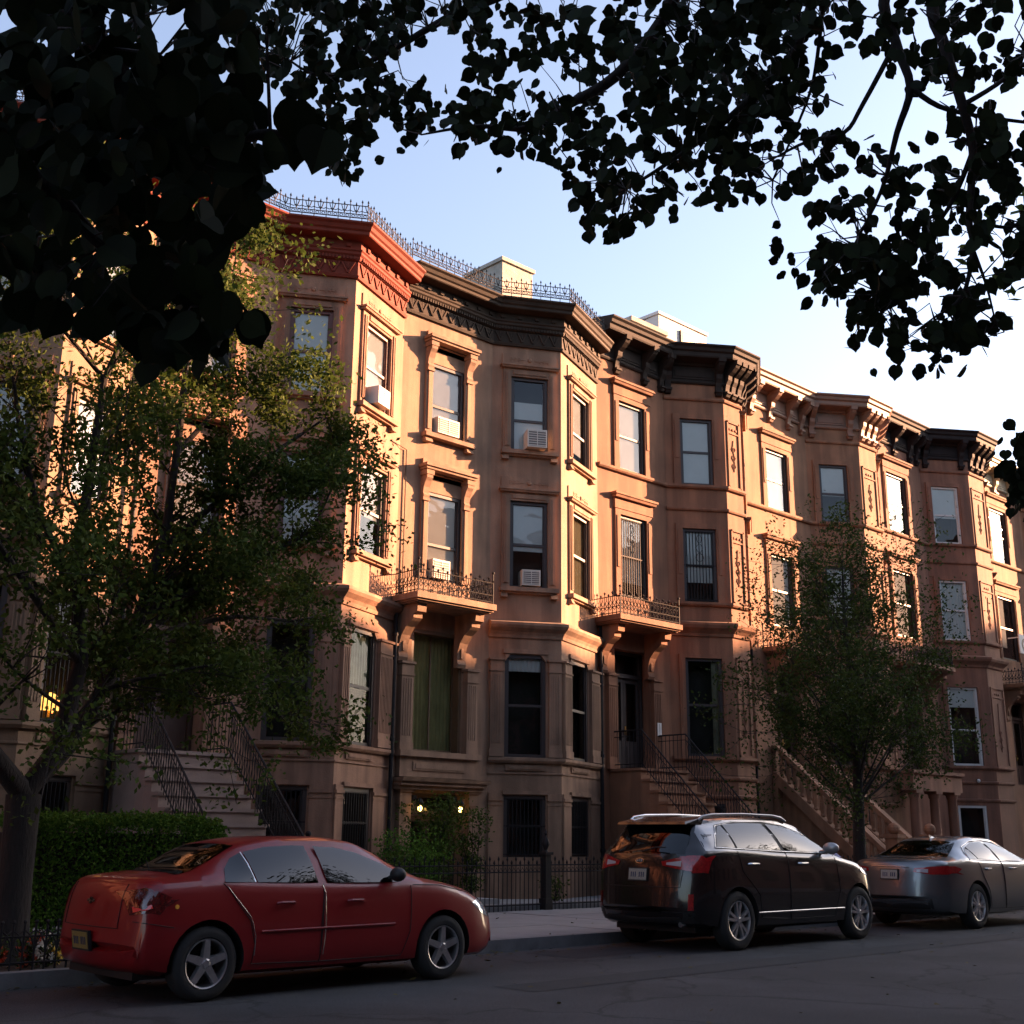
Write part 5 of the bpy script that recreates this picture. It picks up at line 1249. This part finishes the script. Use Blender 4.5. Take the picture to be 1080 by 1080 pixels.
def paint(name, col, metal=.0, rough=.35, coat=1.0, flake=0):
    m = mat(name, col, rough, metal=metal, coat=coat, var=.04, scale=1.5); return m
M['black'] = mat('black_plastic', (.012, .012, .012), .6); M['tyre'] = mat('tyre', (.018, .018, .018), .85, bump=.2)
M['alloy'] = mat('alloy', (.55, .55, .56), .3, metal=.85, var=.15, scale=15)
M['red_paint'] = mat('paint_red', (.20, .004, .006), .4, spec=.4, coat=.6, var=.04, scale=1.5); M['black_paint'] = mat('paint_black', (.010, .007, .007), .25, coat=.7, spec=.4)
M['white_paint'] = paint('paint_pearl', (0.315, 0.3, 0.2925), .3, .3); M['silver_paint'] = paint('paint_silver', (0.15, 0.1613, 0.1688), .75, .32)  # pale tone stands for sky reflected in the SUV's black paint
M['chrome'] = mat('chrome', (.75, .74, .72), .12, metal=1.0)
M['car_glass'] = glassmat('car_glass_side', (.07, .08, .075), 1.35, .03, .01); M['car_glass_dark'] = glassmat('car_glass_dark', (.04, .04, .045), 1.0, .03, .02)
M['tail_red'] = mat('tail_red', (.35, .01, .012), .12, coat=1, var=.5, scale=30); M['tail_clear'] = mat('tail_clear', (.45, .40, .42), .15, coat=1)
M['tail_dark'] = mat('tail_dark', (.09, .003, .005), .1, coat=1, var=.5, scale=30); M['tail_bright'] = mat('tail_bright', (.75, .05, .04), .2, coat=1)
M['amber'] = mat('amber', (.8, .35, .05), .2, coat=1); M['plate_y'] = mat('plate_yellow', (.22, .17, .04), .4, var=.3, scale=60); M['plate_w'] = mat('plate_pale', (.36, .34, .28), .4, var=.4, scale=70)
M['blue_ink'] = mat('plate_ink', (.03, .035, .08), .5); M['seam'] = mat('seam', (.006, .005, .005), .7); M['lens'] = mat('lens', (.55, .56, .56), .1, coat=1, metal=.3)

# red sedan -----------------------------------------------------------
Lr = 4.72
red = Car('sedan', 'red compact saloon parked nearest the camera at the lower left', 4.86, 9.92, dict(L=Lr, W=1.72, H=1.41, cut=.17, gz=.93, wr=.315, wheels=(.93, 3.66), roofw=.68, paint=M['red_paint'],
    top=[(0, .50), (.01, .60), (.025, .70), (.05, .82), (.08, .92), (.13, 1.00), (.26, 1.045), (.62, 1.075), (.80, 1.10), (1.15, 1.255), (1.45, 1.355), (1.85, 1.40), (2.3, 1.405), (2.65, 1.37), (2.95, 1.27), (3.25, 1.135), (3.5, 1.02), (3.7, .985), (4.1, .91), (4.4, .81), (4.58, .70), (4.66, .60), (4.70, .52), (4.72, .44)],
    belt=[(0, .48), (.025, .67), (.06, .80), (.12, .86), (.3, .97), (1.0, .985), (2, .955), (3.0, .935), (3.6, .92), (4.2, .80), (4.66, .57), (4.72, .42)],
    bot=[(0, .42), (.03, .34), (.10, .28), (.25, .24), (.8, .20), (2.2, .19), (3.8, .19), (4.4, .20), (4.62, .25), (4.70, .32), (4.72, .38)],
    wid=[(0, .92), (.05, .955), (.2, .985), (.8, 1.0), (3.6, 1.0), (4.2, .97), (4.66, .87), (4.72, .78)], cr=.13, cf=.50))
g = M['car_glass']; rS = [(1.12, .995), (1.20, 1.17), (1.30, 1.25), (1.50, 1.305), (1.74, 1.335), (1.76, .985)]
red.decal('quarter_window', 'side', [(1.07, 1.0), (1.12, 1.12), (1.22, 1.215), (1.335, 1.27), (1.40, .992)], g)
red.decal('side_window', 'side', [(1.42, .992), (1.36, 1.278), (1.60, 1.325), (1.90, 1.343), (2.04, 1.338), (2.10, .975)], g)
red.decal('side_window', 'side', [(2.20, .972), (2.14, 1.335), (2.40, 1.322), (2.65, 1.27), (2.95, 1.15), (3.18, 1.02), (3.18, .965)], g)
for c in ([(1.42, .992), (1.36, 1.278), (1.60, 1.325), (2.04, 1.338), (2.10, .975)], [(2.20, .972), (2.14, 1.335), (2.65, 1.27), (3.18, 1.02), (3.18, .965)]): red.decal('side_window', 'side', c, g, sgn=1)
red.decal('rear_window', 'top', [(.70, -.58), (.70, .58), (1.34, .47), (1.34, -.47)], M['car_glass_dark'], step=.09)
red.decal('windscreen', 'top', [(2.72, -.52), (2.72, .52), (3.36, .60), (3.36, -.60)], M['car_glass_dark'], step=.09)
red.decal('taillight', 'side', [(.27, .73), (.255, .92), (.37, .955), (.55, .88), (.43, .78)], M['tail_dark'], off=.006)
red.decal('stop_lamp', 'side', [(.285, .755), (.285, .80), (.38, .82), (.39, .79)], M['tail_bright'], off=.010)  # bright strip paints the reflection in the dark lens
red.decal('taillight', 'rear', [(-.84, .74), (-.84, .92), (-.66, .92), (-.68, .76)], M['tail_dark'], off=.008)
red.decal('taillight', 'rear', [(.84, .74), (.84, .92), (.66, .92), (.68, .76)], M['tail_dark'], off=.008)
red.decal('headlight', 'side', [(4.06, .74), (4.20, .775), (4.40, .70), (4.52, .60), (4.44, .57), (4.25, .62)], M['lens'], off=.006)
red.plate(.50, M['plate_y'])
red.decal('badge', 'rear', [(-.07, .845), (-.03, .845), (-.03, .86), (.03, .86), (.03, .845), (.07, .845), (.07, .82), (.03, .82), (.03, .805), (-.03, .805), (-.03, .82), (-.07, .82)], M['chrome'], off=.01, step=.03)
red.strip('boot_seam', 'rear', [(-.5, .98), (-.52, .62), (.52, .62), (.5, .98)], .008, M['seam'])
red.strip('bumper_seam', 'side', [(.28, .68), (.40, .66), (.58, .63)], .007, M['seam'])
red.strip('door_seam', 'side', [(1.06, .985), (1.12, .93), (1.20, .82), (1.34, .66), (1.40, .45), (1.38, .29), (2.12, .27), (2.15, .96)], .008, M['seam'])
red.strip('door_seam', 'side', [(2.15, .96), (2.12, .6), (2.12, .27), (3.10, .27), (3.20, .5), (3.22, .93)], .008, M['seam'])
red.strip('door_edge_trim', 'side', [(1.10, .955), (1.16, .885), (1.25, .79), (1.35, .68), (1.40, .52), (1.40, .36)], .008, M['chrome'], off=.008)
red.strip('door_edge_trim', 'side', [(2.135, .95), (2.165, .88), (2.165, .5), (2.15, .33)], .008, M['chrome'], off=.008)
red.strip('side_moulding', 'side', [(1.46, .56), (2.1, .565), (3.0, .57)], .028, M['red_paint'], off=.012)
red.strip('bonnet_seam', 'side', [(3.25, .935), (3.6, .925), (4.05, .84), (4.3, .76)], .007, M['seam'])
red.strip('quarter_divider', 'side', [(1.40, .99), (1.345, 1.27)], .014, M['chrome'], off=.008)
for x in (1.62, 2.42): mb = MB(); h, n = red.hit('side', x, .80); mb.tube([h+n*.005, h+n*.035+Vector((.03, 0, .005)), h+n*.035+Vector((.16, 0, .005)), h+n*.005+Vector((.19, 0, 0))], .014, 8); mb.build('door_handle', M['red_paint'], red.o, smooth=True)
h, n = red.hit('side', 2.98, 1.0); mb = MB(); mb.ball(h+Vector((.02, -.12, .04)), .075, .10, .07, 12, 8); mb.tube([h, h+Vector((0, -.08, .02))], .025, 6); q = mb.build('wing_mirror', M['black'], red.o, smooth=True)
h2, n2 = red.hit('side', 2.98, 1.0, 1); mb = MB(); mb.ball(h2+Vector((.02, .12, .04)), .075, .10, .07, 12, 8); mb.build('wing_mirror', M['black'], red.o, smooth=True)
h, n = red.hit('side', .60, .80); mb = MB(); mb.tube([h, h+n*.008], .02, 8); mb.build('side_lamp', M['amber'], red.o)
mb = MB(); q = red.ox+.75; mb.tube([(q, red.cy, 1.08), (q-.04, red.cy, 1.17)], .006, 5); mb.build('aerial', M['black'], red.o)
for wx in (.93, 3.66):
    for sy in (-1, 1): red.wheel(wx, sy, '5')
# black SUV, sky reflection painted pale on its upper body ------------------------------------------
def tt(x, y, z): return False
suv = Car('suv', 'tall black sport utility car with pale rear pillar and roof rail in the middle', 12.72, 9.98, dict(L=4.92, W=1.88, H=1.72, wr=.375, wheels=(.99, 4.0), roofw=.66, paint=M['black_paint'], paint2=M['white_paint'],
    top=[(0, .56), (.012, .70), (.028, .86), (.05, 1.02), (.10, 1.20), (.30, 1.42), (.42, 1.60), (.50, 1.665), (.9, 1.70), (1.6, 1.725), (2.3, 1.72), (2.8, 1.66), (3.2, 1.50), (3.55, 1.30), (3.80, 1.18), (4.1, 1.13), (4.45, 1.04), (4.7, .93), (4.85, .78), (4.90, .66), (4.92, .56)],
    belt=[(0, .54), (.028, .83), (.055, 1.0), (.25, 1.22), (.8, 1.27), (2, 1.215), (3.2, 1.165), (3.8, 1.12), (4.5, .97), (4.92, .58)],
    bot=[(0, .48), (.03, .40), (.1, .34), (.25, .30), (.8, .26), (2.2, .25), (4.2, .25), (4.92, .32)],
    wid=[(0, .84), (.05, .91), (.2, .965), (.8, 1.0), (4.0, 1.0), (4.5, .96), (4.92, .84)], cr=.22, cf=.55))
suv.decal('upper_panel', 'side', [(.40, 1.262), (.45, 1.50), (.56, 1.655), (1.2, 1.668), (2.3, 1.668), (2.7, 1.61), (3.1, 1.47), (3.50, 1.27), (3.62, 1.20), (3.3, 1.212), (2.1, 1.238), (1.0, 1.262)], M['white_paint'], off=.002)  # pale decal paints the sky's reflection on the black upper body
suv.decal('window_surround', 'side', [(.585, 1.295), (.71, 1.465), (.885, 1.60), (1.3, 1.65), (2.0, 1.652), (2.5, 1.615), (2.9, 1.52), (3.3, 1.335), (3.42, 1.225), (2.1, 1.25), (1.0, 1.285)], M['black'], off=.0035)
suv.decal('roof_panel', 'top', [(.62, -.60), (.62, .60), (2.72, .55), (2.72, -.55)], M['white_paint'], off=.002, step=.1)  # sky reflection painted over the black roof
suv.decal('quarter_window', 'side', [(.62, 1.315), (.74, 1.46), (.90, 1.575), (1.00, 1.60), (1.02, 1.30)], g, off=.006)
suv.decal('side_window', 'side', [(1.06, 1.30), (1.04, 1.605), (1.5, 1.635), (1.98, 1.63), (2.10, 1.265)], g, off=.006)
suv.decal('side_window', 'side', [(2.20, 1.262), (2.07, 1.627), (2.45, 1.60), (2.85, 1.51), (3.22, 1.34), (3.34, 1.24)], g, off=.006)
suv.decal('side_window', 'side', [(1.06, 1.30), (1.04, 1.605), (1.98, 1.63), (2.10, 1.265)], g, sgn=1); suv.decal('side_window', 'side', [(2.20, 1.262), (2.07, 1.627), (2.85, 1.51), (3.34, 1.24)], g, sgn=1)
suv.decal('rear_window', 'rear', [(-.66, 1.22), (-.58, 1.56), (-.40, 1.60), (.40, 1.60), (.58, 1.56), (.66, 1.22)], M['car_glass_dark'], step=.08)
suv.decal('windscreen', 'top', [(2.95, -.56), (2.95, .56), (3.66, .66), (3.66, -.66)], M['car_glass_dark'], step=.09)
for sg in (-1, 1):
    suv.decal('taillight', 'rear', [(sg*.90, .98), (sg*.90, 1.20), (sg*.72, 1.20), (sg*.36, 1.12), (sg*.38, 1.07), (sg*.66, 1.02)], M['tail_red'], off=.008)
    suv.decal('reversing_lamp', 'rear', [(sg*.64, 1.06), (sg*.64, 1.13), (sg*.44, 1.105), (sg*.44, 1.08)], M['tail_clear'], off=.014)
    suv.decal('reflector', 'rear', [(sg*.80, .52), (sg*.80, .72), (sg*.74, .72), (sg*.74, .52)], M['tail_red'], off=.008)
suv.decal('taillight', 'side', [(.19, .98), (.17, 1.19), (.34, 1.19), (.42, 1.12), (.30, .99)], M['tail_red'], off=.006)
suv.plate(.955, M['plate_w'])
suv.decal('lower_bumper', 'rear', [(-.82, .36), (-.80, .50), (.80, .50), (.82, .36)], M['black'], off=.008, step=.08)
suv.decal('badge_oval', 'rear', [(.075*math.cos(a*math.pi/8), 1.125+.035*math.sin(a*math.pi/8)) for a in range(16)], M['chrome'], off=.010, step=.03)
suv.decal('badge_field', 'rear', [(.065*math.cos(a*math.pi/8), 1.125+.027*math.sin(a*math.pi/8)) for a in range(16)], M['black_paint'], off=.013, step=.03)
K = [[(0, 0), (0, 1)], [(.7, 1), (0, .5), (.7, 0)]]; I = [[(0, 0), (0, 1)]]; Aa = [[(0, 0), (.4, 1), (.8, 0)]]
for gx, gl in ((-.042, K), (-.004, I), (.014, Aa)):
    for ln in gl: suv.strip('badge_letter', 'rear', [(-(gx+.03*a)*-1, 1.110+.03*b) for a, b in ln], .006, M['chrome'], off=.018)
ch = M['chrome']
suv.strip('window_trim', 'side', [(.60, 1.30), (1.0, 1.285), (2.1, 1.248), (3.34, 1.222)], .026, ch, off=.012)
suv.strip('window_trim', 'side', [(.60, 1.30), (.72, 1.46), (.89, 1.585), (1.3, 1.64), (2.0, 1.655), (2.5, 1.61), (2.9, 1.51), (3.3, 1.32)], .012, ch, off=.008)
for sg in (-1, 1):
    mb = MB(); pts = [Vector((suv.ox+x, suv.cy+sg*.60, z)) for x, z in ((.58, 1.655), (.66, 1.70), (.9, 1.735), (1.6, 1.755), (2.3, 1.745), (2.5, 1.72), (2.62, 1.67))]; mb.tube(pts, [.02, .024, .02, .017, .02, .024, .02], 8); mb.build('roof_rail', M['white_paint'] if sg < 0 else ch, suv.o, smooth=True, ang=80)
for x in (1.22, 2.42): mb = MB(); h, n = suv.hit('side', x, 1.09); mb.tube([h+n*.005, h+n*.04+Vector((.03, 0, .0)), h+n*.04+Vector((.19, 0, 0)), h+n*.005+Vector((.22, 0, 0))], .017, 8); mb.build('door_handle', ch, suv.o, smooth=True)
suv.strip('door_seam', 'side', [(1.03, 1.26), (1.10, 1.0), (1.45, .70), (1.50, .40), (2.18, .36), (2.18, 1.24)], .008, M['seam'])
suv.strip('door_seam', 'side', [(2.18, 1.24), (2.2, .36), (3.30, .36), (3.46, .7), (3.42, 1.2)], .008, M['seam'])
suv.strip('sill_trim', 'side', [(1.42, .46), (3.55, .46)], .03, ch, off=.008)
suv.strip('tailgate_seam', 'rear', [(-.70, 1.18), (-.64, .80), (.64, .80), (.70, 1.18)], .008, M['seam'])
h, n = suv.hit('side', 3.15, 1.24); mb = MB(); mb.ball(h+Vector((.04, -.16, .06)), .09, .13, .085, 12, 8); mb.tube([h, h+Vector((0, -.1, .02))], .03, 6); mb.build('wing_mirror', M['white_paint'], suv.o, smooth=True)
h, n = suv.hit('side', 3.15, 1.24, 1); mb = MB(); mb.ball(h+Vector((.04, .16, .06)), .09, .13, .085, 12, 8); mb.build('wing_mirror', M['black_paint'], suv.o, smooth=True)
suv.decal('headlight', 'side', [(4.05, .98), (4.2, 1.04), (4.55, .93), (4.70, .84), (4.5, .84)], M['lens'], off=.008)
suv.decal('fog_lamp', 'front', [(-.7, .5), (-.7, .6), (-.5, .6), (-.5, .5)], M['lens'], off=.008)
mb = MB(); x = suv.ox+.42; mb.hull([(x-.12, suv.cy-.60, 1.60), (x+.2, suv.cy-.62, 1.60), (x+.2, suv.cy+.62, 1.60), (x-.12, suv.cy+.60, 1.60), (x-.10, suv.cy-.58, 1.635), (x+.3, suv.cy-.6, 1.70), (x+.3, suv.cy+.6, 1.70), (x-.10, suv.cy+.58, 1.635)]); mb.build('rear_spoiler', M['black_paint'], suv.o)
mb = MB(); h, n = suv.hit('rear', 0, 1.24); mb.tube([h+n*.01, h+n*.02+Vector((0, -.25, .05)), h+n*.02+Vector((0, -.42, .05))], .009, 5); mb.build('rear_wiper', M['black'], suv.o)
mb = MB(); mb.tube([(suv.ox+.12, suv.cy-.62, .34), (suv.ox+.5, suv.cy-.62, .36)], .035, 10); mb.build('exhaust', ch, suv.o)
for wx in (.99, 4.0):
    for sy in (-1, 1): suv.wheel(wx, sy, '10')
# silver saloon -------------------------------------------------------
sil = Car('sedan', 'silver grey saloon with lit looking red tail lamps parked at the right edge', 19.05, 9.90, dict(L=4.95, W=1.84, H=1.50, wr=.365, wheels=(1.30, 4.20), roofw=.64, ph=.1, paint=M['silver_paint'],
    top=[(0, .54), (.012, .66), (.028, .80), (.055, .97), (.10, 1.07), (.22, 1.12), (.6, 1.145), (.85, 1.20), (1.2, 1.36), (1.6, 1.475), (2.0, 1.51), (2.5, 1.50), (2.9, 1.43), (3.3, 1.27), (3.65, 1.12), (3.9, 1.06), (4.4, .95), (4.8, .74), (4.95, .55)],
    belt=[(0, .52), (.028, .77), (.07, .96), (.14, 1.02), (.3, 1.06), (1.0, 1.10), (2, 1.07), (3.4, 1.03), (3.8, .99), (4.5, .82), (4.95, .53)],
    bot=[(0, .46), (.03, .38), (.1, .31), (.25, .26), (.8, .22), (2.2, .21), (4.2, .21), (4.95, .26)],
    wid=[(0, .80), (.05, .87), (.2, .94), (.8, .99), (1.2, 1.0), (4.0, 1.0), (4.5, .96), (4.95, .84)], cr=.42, cf=.5))
sil.decal('quarter_window', 'side', [(1.20, 1.13), (1.30, 1.25), (1.42, 1.31), (1.50, 1.13)], g)
sil.decal('side_window', 'side', [(1.53, 1.13), (1.45, 1.325), (1.75, 1.395), (2.15, 1.415), (2.25, 1.105)], g)
sil.decal('side_window', 'side', [(2.35, 1.10), (2.22, 1.412), (2.6, 1.385), (2.95, 1.28), (3.35, 1.08)], g)
sil.decal('rear_window', 'top', [(.78, -.66), (.72, 0), (.78, .66), (1.38, .52), (1.38, -.52)], M['car_glass_dark'], step=.09)
sil.decal('windscreen', 'top', [(2.95, -.55), (2.95, .55), (3.6, .64), (3.6, -.64)], M['car_glass_dark'], step=.09)
sil.strip('window_trim', 'side', [(1.17, 1.115), (1.24, 1.23), (1.40, 1.325), (1.75, 1.415), (2.2, 1.435), (2.6, 1.405), (2.97, 1.30), (3.37, 1.085), (2.3, 1.09), (1.5, 1.11)], .016, ch, closed=True, off=.01)
for sg in (-1, 1): sil.decal('taillight', 'rear', [(sg*.90, .88), (sg*.84, 1.02), (sg*.42, .98), (sg*.40, .92), (sg*.66, .88)], M['tail_red'], off=.008); sil.decal('reversing_lamp', 'rear', [(sg*.62, .905), (sg*.62, .965), (sg*.46, .955), (sg*.46, .92)], M['tail_clear'], off=.014)
sil.decal('taillight', 'side', [(.40, .89), (.38, 1.01), (.62, 1.01), (.82, .97), (.66, .90)], M['tail_red'], off=.006)
sil.plate(.875, M['plate_w'])
sil.strip('boot_trim', 'rear', [(-.34, 1.0), (.34, 1.0)], .022, ch, off=.012)
sil.decal('lower_bumper', 'rear', [(-.66, .34), (-.66, .50), (.66, .50), (.66, .34)], M['black'], off=.008, step=.08)
sil.strip('door_seam', 'side', [(1.45, 1.08), (1.55, .85), (1.72, .6), (1.76, .32), (2.3, .31), (2.32, 1.08)], .008, M['seam'])
sil.strip('door_seam', 'side', [(2.34, 1.08), (2.32, .31), (3.5, .31), (3.62, 1.0)], .008, M['seam'])
for x in (1.62, 2.56): mb = MB(); h, n = sil.hit('side', x, .96); mb.tube([h+n*.005, h+n*.04+Vector((.03, 0, .0)), h+n*.04+Vector((.18, 0, 0)), h+n*.005+Vector((.21, 0, 0))], .016, 8); mb.build('door_handle', ch, sil.o, smooth=True)
mb = MB(); x = sil.ox+1.55; mb.hull([(x-.08, sil.cy-.02, 1.46), (x+.1, sil.cy-.03, 1.475), (x+.1, sil.cy+.03, 1.475), (x-.08, sil.cy+.02, 1.46), (x-.07, sil.cy-.004, 1.53), (x+.02, sil.cy-.004, 1.50), (x+.02, sil.cy+.004, 1.50), (x-.07, sil.cy+.004, 1.53)]); mb.build('roof_aerial', M['silver_paint'], sil.o)
for wx in (1.30, 4.20):
    for sy in (-1, 1): sil.wheel(wx, sy, '10')

# ------------------------------------------------------------------ the other side of the street (behind the camera; shades and reflects)
def block(x0, x1, h, label, y=-7, sg=1):
    H = empty('apartment_building', ((x0+x1)/2, y, 0), label, 'building'); yb = y-11*sg; mb = MB(); F = Face((x1, y), (x0, y)) if sg > 0 else Face((x0, y), (x1, y)); ops = []
    nz = int(h/3.2)
    for i in range(int((x1-x0)/2.4)):
        for j in range(nz): ops.append((.7+2.4*i, 1.7+2.4*i, 1.2+3.2*j, 3.0+3.2*j))
    ops = [o for o in ops if o[1] < F.L-.3 and o[3] < h-.5]
    wall_face(mb, F, 0, h, ops, .2); mb.quad((x0, y, h), (x1, y, h), (x1, yb, h), (x0, yb, h)); mb.quad((x0, y, 0), (x0, yb, 0), (x0, yb, h), (x0, y, h)); mb.quad((x1, y, 0), (x1, y, h), (x1, yb, h), (x1, yb, 0)); mb.quad((x0, yb, 0), (x1, yb, 0), (x1, yb, h), (x0, yb, h))
    mb.build('wall', M['brick'], H); g = MB()
    for o in ops: g.quad(F.P(o[0], -.2, o[2]), F.P(o[1], -.2, o[2]), F.P(o[1], -.2, o[3]), F.P(o[0], -.2, o[3]))
    tag(g.build('window_glazing', M['car_glass_dark'], H), kind='stuff'); return H
block(-70, 3.3, 13.6, 'brick row continuing to the left of the sandy brownstone', 20, -1)
block(61, 120, 14.5, 'brick row continuing beyond the pale house at the far right', 20, -1)
block(-140, -72, 15, 'brick building closing the far left end of the street', 12, -1)
block(-30, 28, 15.5, 'brick building directly across the street, behind the viewer')
block(28.1, 62, 18.0, 'brick building diagonally across the street toward the sun')
for i, (x0, x1, h) in enumerate(((62.1, 81, 21.6), (81.1, 85.5, 22.0), (85.6, 90, 22.7), (90.1, 95.5, 23.4), (95.6, 101, 24.2), (101.1, 150, 25.2))):  # unseen blocks, heights stepped to set the shade line on the facades
    block(x0, x1, h, ['tall brick apartment building shading the street, nearest of the tall ones', 'tall brick apartment building, second along the far block', 'tall brick apartment building, third along the far block', 'tall brick apartment building, fourth along the far block', 'tall brick apartment building, fifth along the far block', 'tallest brick apartment building at the end of the block'][i])

# ------------------------------------------------------------------ light
EL, AZ = 14.0, 24.5
w = bpy.data.worlds.new("World"); scene.world = w; w.use_nodes = True; nt = w.node_tree; bg = nt.nodes['Background']
sk = nt.nodes.new('ShaderNodeTexSky'); sk.sky_type = 'NISHITA'; sk.sun_disc = False; sk.sun_elevation = R(EL); sk.sun_rotation = R(90+AZ); sk.air_density = 1.0; sk.dust_density = 2.2; sk.ozone_density = 2.6
hs = nt.nodes.new('ShaderNodeHueSaturation'); hs.inputs['Saturation'].default_value = .78; tm = nt.nodes.new('ShaderNodeMix'); tm.data_type = 'RGBA'; tm.blend_type = 'MULTIPLY'; tm.inputs[0].default_value = 1; tm.inputs[7].default_value = (1.05, .985, 1.0, 1)
nt.links.new(sk.outputs[0], hs.inputs['Color']); nt.links.new(hs.outputs[0], tm.inputs[6]); nt.links.new(tm.outputs[2], bg.inputs[0]); bg.inputs[1].default_value = .0525
sd = bpy.data.lights.new('sun', 'SUN'); sd.energy = 4.5; sd.angle = R(.53); sd.color = (1, .505, .27)
so = bpy.data.objects.new('sun', sd); COL.objects.link(so)
dv = Vector((math.cos(R(AZ))*math.cos(R(EL)), -math.sin(R(AZ))*math.cos(R(EL)), math.sin(R(EL))))
so.rotation_euler = dv.to_track_quat('Z', 'Y').to_euler(); so.location = (20, 0, 30)
scene.view_settings.view_transform = 'Standard'; scene.view_settings.look = 'None'; scene.view_settings.gamma = 1; scene.view_settings.exposure = 3.12
scene.render.engine = 'CYCLES'
scene.cycles.max_bounces = 6; scene.cycles.transparent_max_bounces = 12
